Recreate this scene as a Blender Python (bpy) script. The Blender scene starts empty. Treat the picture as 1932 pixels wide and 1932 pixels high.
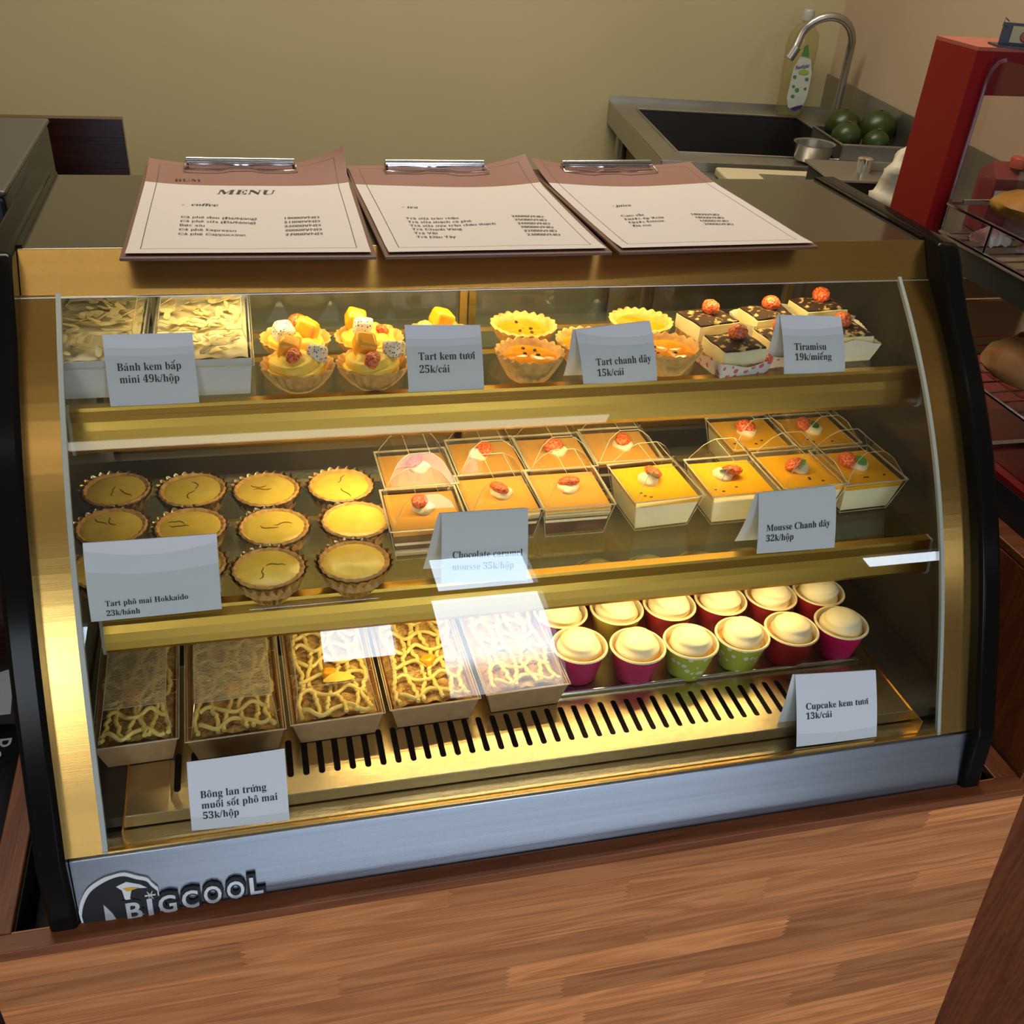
import bpy, bmesh, math, random, unicodedata
from mathutils import Vector, Matrix, noise
random.seed(7)
C = bpy.context.scene.collection
S = bpy.context.scene
PI = math.pi

# ------------------------------------------------------------------ camera, exposure, world, lights
cam = bpy.data.objects.new('camera', bpy.data.cameras.new('camera'))
C.objects.link(cam); S.camera = cam
cam.location = (0.1792, -0.8504, 0.2753)
cam.rotation_euler = (0.9640, -0.0674, -0.2412)
cam.data.sensor_width = 36.0
cam.data.lens = 36.0 * 1879.16 / 1932.0
cam.data.shift_x = -9.93 / 1932.0
cam.data.shift_y = 82.2 / 1932.0
cam.data.clip_start = 0.02

S.view_settings.view_transform = 'Standard'
S.view_settings.look = 'None'
S.view_settings.gamma = 1.0
S.view_settings.use_curve_mapping = False
S.view_settings.exposure = 0.0
S.cycles.max_bounces = 12
S.cycles.transparent_max_bounces = 48
S.cycles.diffuse_bounces = 4
S.cycles.glossy_bounces = 5
S.cycles.sample_clamp_indirect = 6.0
S.cycles.caustics_reflective = False
S.cycles.caustics_refractive = False

W = bpy.data.worlds.new('sky'); S.world = W; W.use_nodes = True
wn = W.node_tree; bg = wn.nodes['Background']
tc = wn.nodes.new('ShaderNodeTexCoord'); sep = wn.nodes.new('ShaderNodeSeparateXYZ')
rmp = wn.nodes.new('ShaderNodeValToRGB')
wn.links.new(tc.outputs['Generated'], sep.inputs[0])
mr_ = wn.nodes.new('ShaderNodeMapRange'); mr_.inputs['From Min'].default_value = -1.0; wn.links.new(sep.outputs['Z'], mr_.inputs[0]); wn.links.new(mr_.outputs[0], rmp.inputs[0])
e = rmp.color_ramp.elements
# street and house fronts below and at the horizon, bright hazy sky above
e[0].position = 0.52; e[0].color = (0.15, 0.18, 0.235, 1)
y_ = e.new(0.54); y_.color = (0.31, 0.33, 0.36, 1)
z_ = e.new(0.595); z_.color = (0.31, 0.33, 0.36, 1)
e[3].position = 0.615; e[3].color = (0.86, 0.93, 1.0, 1)
x_ = e.new(0.80); x_.color = (0.50, 0.72, 1.0, 1)
wn.links.new(rmp.outputs[0], bg.inputs[0]); bg.inputs[1].default_value = 12.5

def area(name, loc, rot, sx, sy, power, col, portal=False):
    l = bpy.data.lights.new(name, 'AREA'); l.shape = 'RECTANGLE'; l.size = sx; l.size_y = sy
    l.energy = power; l.color = col
    o = bpy.data.objects.new(name, l); C.objects.link(o); o.location = loc; o.rotation_euler = rot
    if portal: l.cycles.is_portal = True
    return o

OPEN = [(-1.25, -0.53, 0.15, 1.2), (0.30, 0.62, 0.50, 0.88), (0.76, 1.27, 0.10, 1.12), (0.80, 1.27, 1.16, 1.66),
        (0.05, 0.58, 1.17, 1.22), (2.8, 3.3, 0.98, 1.15), (-.42, 2.2, -.95, -.30)]       # daylight openings of the shop front, the low last one added for rail reflection (x0,x1,z0,z1)
YF = -3.2
for (x0, x1, z0, z1) in OPEN:
    area('window_portal', ((x0+x1)/2, YF-.02, (z0+z1)/2), (math.radians(90), 0, 0), x1-x0, z1-z0, 1, (1, 1, 1), True)
WARM = (1.0, 0.72, 0.30)
area('case_lamp_light', (0.42, 0.012, -0.026), (math.radians(8), 0, 0), 0.62, 0.02, 0.85, WARM)
area('case_lamp_light', (0.44, -0.066, -0.138), (math.radians(18), 0, 0), 0.46, 0.014, 0.62, WARM)
area('case_lamp_light', (0.45, -0.158, -0.270), (math.radians(12), 0, 0), 0.46, 0.014, 1.15, WARM)
area('ceiling_lamp_light', (0.4, 0.9, 1.66), (0, 0, 0), 1.6, 0.4, 42, (1.0, 0.90, 0.74))  # unseen lamp added over the kitchen to brighten the back wall
area('ceiling_lamp_light', (0.15, -1.24, 1.66), (0, 0, 0), 2.1, 0.08, 1.8, (1.0, 0.93, 0.80))

# ------------------------------------------------------------------ materials
def mat(name): 
    m = bpy.data.materials.new(name); m.use_nodes = True
    return m, m.node_tree, m.node_tree.nodes['Principled BSDF']
def N(nt, t, **kw):
    n = nt.nodes.new(t)
    for k, v in kw.items(): setattr(n, k, v)
    return n
def PM(name, col, rough=.5, metal=0., spec=.5, bump=0., bscale=60., var=0., vscale=20., emit=None, sss=0., aniso=None, coat=0.):
    m, nt, b = mat(name)
    b.inputs['Base Color'].default_value = (*col, 1); b.inputs['Roughness'].default_value = rough
    b.inputs['Metallic'].default_value = metal; b.inputs['Specular IOR Level'].default_value = spec
    if coat: b.inputs['Coat Weight'].default_value = coat; b.inputs['Coat Roughness'].default_value = .08
    if emit: b.inputs['Emission Color'].default_value = (*emit[0], 1); b.inputs['Emission Strength'].default_value = emit[1]
    if sss:
        b.inputs['Subsurface Weight'].default_value = sss; b.inputs['Subsurface Radius'].default_value = (.01, .006, .003)
        b.inputs['Subsurface Scale'].default_value = .5
    co = N(nt, 'ShaderNodeTexCoord')
    if aniso:
        mp = N(nt, 'ShaderNodeMapping'); mp.inputs['Scale'].default_value = aniso
        nt.links.new(co.outputs['Object'], mp.inputs[0]); src = mp.outputs[0]
    else: src = co.outputs['Object']
    if bump:
        t = N(nt, 'ShaderNodeTexNoise'); t.inputs['Scale'].default_value = bscale; t.inputs['Detail'].default_value = 4
        bp = N(nt, 'ShaderNodeBump'); bp.inputs['Strength'].default_value = bump; bp.inputs['Distance'].default_value = .002
        nt.links.new(src, t.inputs['Vector']); nt.links.new(t.outputs['Fac'], bp.inputs['Height']); nt.links.new(bp.outputs[0], b.inputs['Normal'])
    if var:
        t = N(nt, 'ShaderNodeTexNoise'); t.inputs['Scale'].default_value = vscale; t.inputs['Detail'].default_value = 5
        r = N(nt, 'ShaderNodeValToRGB'); r.color_ramp.elements[0].position = .3; r.color_ramp.elements[1].position = .7
        r.color_ramp.elements[0].color = (*[c*(1-var) for c in col], 1); r.color_ramp.elements[1].color = (*[min(1, c*(1+var)) for c in col], 1)
        nt.links.new(src, t.inputs['Vector']); nt.links.new(t.outputs['Fac'], r.inputs[0]); nt.links.new(r.outputs[0], b.inputs['Base Color'])
    return m
def two(name, c1, c2, scale, lo=.45, hi=.55, rough=.6, bump=.3, dist=.001, aniso=None, ttype='noise', spec=.4, detail=6, sss=0, coords='Object'):
    m, nt, b = mat(name)
    co = N(nt, 'ShaderNodeTexCoord'); mp = N(nt, 'ShaderNodeMapping'); mp.inputs['Scale'].default_value = aniso or (1, 1, 1)
    nt.links.new(co.outputs[coords], mp.inputs[0])
    if ttype == 'noise':
        t = N(nt, 'ShaderNodeTexNoise'); t.inputs['Detail'].default_value = detail; out = t.outputs['Fac']
    else:
        t = N(nt, 'ShaderNodeTexVoronoi'); out = t.outputs['Distance']
    t.inputs['Scale'].default_value = scale; nt.links.new(mp.outputs[0], t.inputs['Vector'])
    r = N(nt, 'ShaderNodeValToRGB'); r.color_ramp.elements[0].position = lo; r.color_ramp.elements[1].position = hi
    r.color_ramp.elements[0].color = (*c1, 1); r.color_ramp.elements[1].color = (*c2, 1)
    nt.links.new(out, r.inputs[0]); nt.links.new(r.outputs[0], b.inputs['Base Color'])
    b.inputs['Roughness'].default_value = rough; b.inputs['Specular IOR Level'].default_value = spec
    if sss: b.inputs['Subsurface Weight'].default_value = sss; b.inputs['Subsurface Radius'].default_value = (.01, .006, .003); b.inputs['Subsurface Scale'].default_value = .4
    if bump:
        bp = N(nt, 'ShaderNodeBump'); bp.inputs['Strength'].default_value = bump; bp.inputs['Distance'].default_value = dist
        nt.links.new(out, bp.inputs['Height']); nt.links.new(bp.outputs[0], b.inputs['Normal'])
    return m
def clear(name, tint=(1, 1, 1), ior=1.5, rough=.0, body=0., bodycol=(.8, .8, .8), bump=0., bscale=40):
    """thin clear sheet: transparent + fresnel reflection, optionally a little milky"""
    m = bpy.data.materials.new(name); m.use_nodes = True; nt = m.node_tree
    nt.nodes.remove(nt.nodes['Principled BSDF']); out = nt.nodes['Material Output']
    geo = N(nt, 'ShaderNodeNewGeometry'); mx = N(nt, 'ShaderNodeMix'); mx.inputs[2].default_value = ior; mx.inputs[3].default_value = 1/ior
    nt.links.new(geo.outputs['Backfacing'], mx.inputs[0])
    fr = N(nt, 'ShaderNodeFresnel'); nt.links.new(mx.outputs[0], fr.inputs['IOR'])
    tr = N(nt, 'ShaderNodeBsdfTransparent'); tr.inputs[0].default_value = (*tint, 1)
    gl = N(nt, 'ShaderNodeBsdfGlossy'); gl.inputs['Roughness'].default_value = rough
    base = tr.outputs[0]
    if body:
        df = N(nt, 'ShaderNodeBsdfDiffuse'); df.inputs[0].default_value = (*bodycol, 1)
        m0 = N(nt, 'ShaderNodeMixShader'); m0.inputs[0].default_value = body
        nt.links.new(tr.outputs[0], m0.inputs[1]); nt.links.new(df.outputs[0], m0.inputs[2]); base = m0.outputs[0]
    ms = N(nt, 'ShaderNodeMixShader'); nt.links.new(fr.outputs[0], ms.inputs[0]); nt.links.new(base, ms.inputs[1]); nt.links.new(gl.outputs[0], ms.inputs[2])
    if bump:
        t = N(nt, 'ShaderNodeTexNoise'); t.inputs['Scale'].default_value = bscale
        co = N(nt, 'ShaderNodeTexCoord'); nt.links.new(co.outputs['Object'], t.inputs['Vector'])
        bp = N(nt, 'ShaderNodeBump'); bp.inputs['Strength'].default_value = bump; bp.inputs['Distance'].default_value = .003
        nt.links.new(t.outputs['Fac'], bp.inputs['Height']); nt.links.new(bp.outputs[0], gl.inputs['Normal']); nt.links.new(bp.outputs[0], fr.inputs['Normal'])
    nt.links.new(ms.outputs[0], out.inputs[0])
    return m
def wood(name, dark, light, grain=(1.2, 14, 14), rough=.38, rnd=.35, spec=.4):
    """grain runs along local x; every object of this material gets its own tone and offset"""
    m, nt, b = mat(name)
    co = N(nt, 'ShaderNodeTexCoord'); oi = N(nt, 'ShaderNodeObjectInfo'); mp = N(nt, 'ShaderNodeMapping')
    add = N(nt, 'ShaderNodeVectorMath', operation='ADD'); sc = N(nt, 'ShaderNodeVectorMath', operation='SCALE')
    cmb = N(nt, 'ShaderNodeCombineXYZ')
    for i in range(3): nt.links.new(oi.outputs['Random'], cmb.inputs[i])
    sc.inputs['Scale'].default_value = 37.0; nt.links.new(cmb.outputs[0], sc.inputs[0])
    mp.inputs['Scale'].default_value = grain
    nt.links.new(co.outputs['Object'], mp.inputs[0]); nt.links.new(mp.outputs[0], add.inputs[0]); nt.links.new(sc.outputs[0], add.inputs[1])
    n1 = N(nt, 'ShaderNodeTexNoise'); n1.inputs['Scale'].default_value = 3.0; n1.inputs['Detail'].default_value = 2; n1.inputs['Distortion'].default_value = .6
    nt.links.new(add.outputs[0], n1.inputs['Vector'])
    mul = N(nt, 'ShaderNodeMath', operation='MULTIPLY'); mul.inputs[1].default_value = 9.0
    frc = N(nt, 'ShaderNodeMath', operation='PINGPONG'); frc.inputs[1].default_value = 1.0
    nt.links.new(n1.outputs['Fac'], mul.inputs[0]); nt.links.new(mul.outputs[0], frc.inputs[0])
    n2 = N(nt, 'ShaderNodeTexNoise'); n2.inputs['Scale'].default_value = 18.0; n2.inputs['Detail'].default_value = 6
    mp2 = N(nt, 'ShaderNodeMapping'); mp2.inputs['Scale'].default_value = (.35, 3, 3)
    nt.links.new(add.outputs[0], mp2.inputs[0]); nt.links.new(mp2.outputs[0], n2.inputs['Vector'])
    mix = N(nt, 'ShaderNodeMath', operation='MULTIPLY_ADD'); mix.inputs[1].default_value = .38
    nt.links.new(frc.outputs[0], mix.inputs[0])
    m2 = N(nt, 'ShaderNodeMath', operation='MULTIPLY'); m2.inputs[1].default_value = .75; nt.links.new(n2.outputs['Fac'], m2.inputs[0]); nt.links.new(m2.outputs[0], mix.inputs[2])
    r = N(nt, 'ShaderNodeValToRGB'); r.color_ramp.elements[0].position = .18; r.color_ramp.elements[1].position = .82
    r.color_ramp.elements[0].color = (*dark, 1); r.color_ramp.elements[1].color = (*light, 1); nt.links.new(mix.outputs[0], r.inputs[0])
    hs = N(nt, 'ShaderNodeHueSaturation'); mr = N(nt, 'ShaderNodeMapRange'); mr.inputs['To Min'].default_value = 1-rnd; mr.inputs['To Max'].default_value = 1+rnd*.6
    nt.links.new(oi.outputs['Random'], mr.inputs[0]); nt.links.new(mr.outputs[0], hs.inputs['Value']); nt.links.new(r.outputs[0], hs.inputs['Color'])
    nt.links.new(hs.outputs[0], b.inputs['Base Color'])
    bp = N(nt, 'ShaderNodeBump'); bp.inputs['Strength'].default_value = .12; bp.inputs['Distance'].default_value = .001
    nt.links.new(n2.outputs['Fac'], bp.inputs['Height']); nt.links.new(bp.outputs[0], b.inputs['Normal'])
    b.inputs['Roughness'].default_value = rough; b.inputs['Specular IOR Level'].default_value = spec
    return m

M = {}
M['wall'] = PM('olive_cream_paint', (.47, .40, .225), .8, bump=.05, bscale=30, var=.04, vscale=2)
M['wall2'] = PM('pinkish_paint', (.44, .33, .22), .75, bump=.05, bscale=30, var=.05, vscale=3)
M['ceil'] = PM('ceiling_paint', (.62, .58, .48), .8)
M['floor'] = two('floor_tile', (.20, .17, .14), (.30, .27, .22), 6, rough=.3, bump=.02)
M['gold'] = PM('brushed_gold', (.78, .46, .125), .26, 1.0, bump=.03, bscale=40, aniso=(.6, 40, 40), var=.04, vscale=3)
M['gold2'] = PM('gold_rail_anodised', (.50, .295, .05), .34, .92, bump=.05, bscale=50, aniso=(1, 20, 20))
M['steeldeck'] = PM('steel_deck_sheet', (.62, .50, .30), .24, 1.0, bump=.10, bscale=60, aniso=(.6, 30, 30), var=.05)  # steel deck, with the lamps' golden light put into its colour
M['alu'] = PM('brushed_aluminium', (.44, .47, .53), .26, 1.0, bump=.06, bscale=30, aniso=(.5, 60, 60), var=.08, vscale=3)
M['steel'] = PM('stainless_steel', (.42, .40, .36), .33, .95, bump=.05, bscale=50, var=.08, vscale=8)
M['chrome'] = PM('chrome', (.80, .80, .82), .12, 1.0)
M['blackgl'] = PM('black_gloss_panel', (.008, .007, .006), .16, 0, .08)
M['blackin'] = PM('inner_side_sheet', (.055, .045, .035), .16, 0, .6)
M['blacktop'] = PM('black_top_sheet', (.045, .036, .022), .16, 0, .6)
M['blackpl'] = PM('black_plastic', (.02, .02, .024), .35, 0, .5, bump=.05, bscale=300)
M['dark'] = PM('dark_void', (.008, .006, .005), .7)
M['gasket'] = PM('grey_gasket', (.42, .44, .38), .4)
M['glass'] = clear('case_glass', (.975, .985, .965), 1.52)
M['shelfglass'] = clear('shelf_glass', (.93, .95, .88), 1.5)
M['clear'] = clear('clear_plastic_sheet', (.97, .97, .96), 1.5, .02)
M['clearfog'] = clear('fogged_clear_lid', (.93, .92, .88), 1.5, .2, .48, (.50, .42, .27), bump=.9, bscale=420)
M['edge'] = clear('clear_plastic_edge', (.95, .93, .85), 1.6, .05, .35, (.95, .9, .72))  # pale yellow body paints the bright glints along plastic edges
M['paper'] = PM('white_card', (.76, .76, .78), .75)
M['paperback'] = PM('white_card_back', (.66, .64, .60), .8)
M['ink'] = PM('black_ink', (.015, .015, .02), .6)
M['brownboard'] = PM('brown_hardboard', (.13, .055, .035), .45, bump=.1, bscale=200)
M['tart'] = two('baked_tart_shell', (.58, .30, .07), (.80, .50, .16), 160, .3, .7, .7, .5, .001)
M['tartb'] = two('browned_crust', (.54, .25, .06), (.82, .50, .18), 170, .3, .7, .7, .6, .001)
M['cheese'] = two('cheese_filling', (.86, .56, .05), (.95, .74, .14), 70, .3, .75, .3, .25, .001, spec=.5, sss=.0)
M['crack'] = PM('browned_crack', (.25, .12, .01), .7)
M['foil'] = PM('gold_foil_cup', (.50, .38, .20), .32, 1.0, var=.2, vscale=80)
M['cream'] = two('yellow_pastry_cream', (.94, .64, .07), (1.0, .76, .15), 30, .3, .7, .45, .4, .0015)
M['white'] = two('white_whipped_cream', (.88, .80, .52), (.93, .86, .62), 25, .3, .7, .4, .15, .001)
M['frost'] = PM('cupcake_frosting', (.86, .74, .46), .42, sss=.0, bump=.05, bscale=80)
M['straw'] = two('strawberry_skin', (.62, .05, .012), (.85, .22, .06), 420, .35, .62, .3, .8, .001, ttype='voronoi', spec=.6)
M['mango'] = PM('mango_flesh', (.95, .42, .015), .3, bump=.2, bscale=90, sss=.0)
M['dragon'] = two('dragonfruit_flesh', (.02, .015, .02), (.78, .74, .62), 420, .26, .31, .4, 0, ttype='voronoi')
M['passion'] = PM('passionfruit_jelly', (.82, .29, .008), .12, bump=.35, bscale=140, coat=.6)
M['seed'] = PM('passion_seed', (.02, .012, .01), .2)
M['cocoa'] = two('cocoa_dusting', (.035, .014, .006), (.62, .42, .18), 150, .54, .64, .85, .7, .0015)
M['tcream'] = two('mascarpone_layer', (.86, .74, .38), (.93, .84, .52), 40, .3, .7, .5, .5, .001)
M['sponge'] = two('sponge_layer', (.50, .28, .10), (.85, .62, .28), 170, .38, .62, .85, .8, .001)
M['caramel'] = PM('caramel_glaze', (.66, .34, .065), .18, coat=.3)
M['choc'] = two('chocolate_layer', (.035, .012, .006), (.11, .04, .018), 50, .3, .7, .45, .3)
M['layerw'] = PM('cream_layer', (.88, .80, .52), .5, var=.08, vscale=60)
M['mangoj'] = PM('passion_mousse_top', (.92, .46, .012), .16, coat=.4, var=.05, vscale=40)
M['mousse'] = PM('pale_mousse', (.90, .84, .60), .5, var=.04, vscale=40)
M['mint'] = PM('mint_leaf', (.05, .20, .05), .5, bump=.5, bscale=300)
M['kraft'] = two('kraft_board', (.46, .25, .10), (.55, .31, .13), 90, .3, .7, .75, .1)
M['whitebox'] = PM('white_box_board', (.66, .64, .60), .6)
M['floss'] = two('pork_floss', (.30, .15, .04), (.78, .52, .17), 160, .35, .65, .9, 1.0, .002)
M['mayo'] = PM('pale_yellow_sauce', (.92, .70, .22), .35, bump=.1, bscale=100)
M['corn'] = two('corn_cream', (.76, .68, .42), (.86, .80, .56), 30, .3, .7, .6, .2)
M['almond'] = PM('almond_flake', (.84, .70, .36), .55, var=.1, vscale=100)
M['rim'] = PM('cup_rim_paper', (.86, .72, .44), .7)
M['cake'] = two('vanilla_cake', (.50, .22, .05), (.74, .42, .12), 80, .3, .7, .85, .5)
def cupmat(name, base, dots=None):
    m, nt, b = mat(name); b.inputs['Roughness'].default_value = .55
    if not dots: b.inputs['Base Color'].default_value = (*base, 1); return m
    co = N(nt, 'ShaderNodeTexCoord'); t = N(nt, 'ShaderNodeTexVoronoi'); t.inputs['Scale'].default_value = 110
    r = N(nt, 'ShaderNodeValToRGB'); r.color_ramp.interpolation = 'CONSTANT'
    r.color_ramp.elements[0].color = (*dots, 1); r.color_ramp.elements[1].position = .3; r.color_ramp.elements[1].color = (*base, 1)
    nt.links.new(co.outputs['Object'], t.inputs['Vector']); nt.links.new(t.outputs['Distance'], r.inputs[0]); nt.links.new(r.outputs[0], b.inputs['Base Color'])
    return m
M['cup_pink'] = cupmat('pink_cup_paper', (.62, .03, .12)); M['cup_red'] = cupmat('red_cup_paper', (.62, .02, .035))
M['cup_mag'] = cupmat('magenta_cup_paper', (.70, .0, .11)); M['cup_green'] = cupmat('dotted_green_cup_paper', (.58, .60, .06), (.92, .90, .66))
M['cup_yel'] = cupmat('yellow_cup_paper', (.75, .52, .06))
M['liner'] = cupmat('pink_printed_liner', (.80, .74, .66), (.75, .12, .20))
M['doily'] = PM('white_fluted_liner', (.74, .68, .55), .7)
M['wood'] = wood('finger_jointed_wood', (.46, .135, .038), (.88, .335, .115))
M['woodtop'] = wood('rim_wood', (.13, .032, .010), (.27, .082, .030), rnd=.12)
M['woodside'] = wood('dark_side_wood', (.12, .022, .006), (.27, .066, .018), grain=(14, 14, 1.2), rnd=.2)
M['woodred'] = wood('dark_red_wood', (.018, .004, .003), (.055, .016, .010), rnd=.1, rough=.22, spec=.6)
M['red'] = PM('red_lacquer', (.27, .002, .003), .35)
M['redtop'] = PM('red_top_sheet', (.42, .10, .06), .5)
M['maroon'] = PM('maroon_enamel', (.20, .01, .012), .3)
M['acrylic_edge'] = clear('acrylic_edge', (.85, .7, .75), 1.5, .05, .25, (.45, .25, .35))
M['acrylic'] = clear('acrylic_side', (.93, .90, .90), 1.5)
M['bread'] = two('yellow_bread_crust', (.50, .20, .02), (.86, .52, .08), 14, .35, .6, .5, .5, .003)
M['bun'] = two('golden_bun_crust', (.60, .24, .05), (.82, .52, .22), 18, .3, .6, .6, .6, .003)
M['sausage'] = PM('red_topping', (.42, .07, .02), .4, var=.3, vscale=60)
M['packet'] = two('foil_packet', (.55, .28, .26), (.72, .70, .60), 18, .45, .55, .25, .6, .004)
M['pink'] = PM('pink_carton', (.20, .03, .032), .5); M['redcap'] = PM('red_cap', (.38, .05, .02), .4)
M['navy'] = PM('navy_bag', (.008, .010, .022), .75, bump=.3, bscale=60)
M['white_pl'] = PM('white_plastic_bag', (.50, .44, .32), .55, bump=.5, bscale=40)
M['lime'] = two('green_citrus_skin', (.008, .02, .003), (.035, .06, .008), 5, .3, .75, .38, .15, .001)
M['limeo'] = two('green_orange_citrus_skin', (.015, .03, .003), (.30, .12, .01), 7, .58, .74, .38, .15, .001)
M['detergent'] = clear('clear_bottle', (.90, .88, .72), 1.4, .05, .12, (.50, .47, .26))
M['labelw'] = PM('bottle_label', (.50, .52, .46), .5); M['labelg'] = PM('label_green', (.06, .20, .05), .5); M['labelb'] = PM('label_blue', (.03, .02, .16), .5)
M['capw'] = PM('white_cap', (.36, .34, .32), .4)
M['lamp'] = PM('lamp_tube', (1, 1, 1), .5, emit=((1.0, .82, .48), 6.0))
M['ceillamp'] = PM('ceiling_lamp_diffuser', (1, 1, 1), .5, emit=((1, .93, .8), .7))
M['board'] = PM('cutting_board', (.50, .44, .27), .5)
M['silver'] = PM('silver_letter', (.72, .72, .74), .3, .9); M['badge'] = PM('badge_black', (.006, .006, .007), .35); M['badgew'] = PM('badge_white', (.80, .80, .80), .4)
M['orange'] = PM('beak_orange', (.80, .42, .03), .4)
M['plate'] = PM('pale_blue_ceramic', (.45, .50, .50), .3)

def menu_mat():
    m, nt, b = mat('menu_print'); b.inputs['Roughness'].default_value = .6
    uv = N(nt, 'ShaderNodeUVMap'); sp = N(nt, 'ShaderNodeSeparateXYZ'); nt.links.new(uv.outputs[0], sp.inputs[0])
    def MA(op, a, bb=None, c=None):
        n = N(nt, 'ShaderNodeMath', operation=op)
        for i, v in enumerate((a, bb, c)):
            if v is None: continue
            if isinstance(v, (int, float)): n.inputs[i].default_value = v
            else: nt.links.new(v, n.inputs[i])
        return n.outputs[0]
    U, V = sp.outputs[0], sp.outputs[1]
    du = MA('SUBTRACT', U, .5); arc = MA('MULTIPLY_ADD', MA('MULTIPLY', du, du), .18, .715)
    band = MA('GREATER_THAN', V, arc)
    au = MA('ABSOLUTE', du); av = MA('ABSOLUTE', MA('SUBTRACT', V, .5))
    d = MA('MAXIMUM', MA('MULTIPLY', MA('SUBTRACT', au, .445), .197), MA('MULTIPLY', MA('SUBTRACT', av, .455), .255))
    line = MA('LESS_THAN', MA('ABSOLUTE', d), .0004)
    m1 = N(nt, 'ShaderNodeMix', data_type='RGBA'); m1.inputs[6].default_value = (.60, .535, .50, 1); m1.inputs[7].default_value = (.24, .105, .07, 1)
    nt.links.new(band, m1.inputs[0])
    m2 = N(nt, 'ShaderNodeMix', data_type='RGBA'); m2.inputs[7].default_value = (.08, .04, .03, 1)
    nt.links.new(line, m2.inputs[0]); nt.links.new(m1.outputs[2], m2.inputs[6]); nt.links.new(m2.outputs[2], b.inputs['Base Color'])
    return m
M['menu'] = menu_mat()

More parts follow.
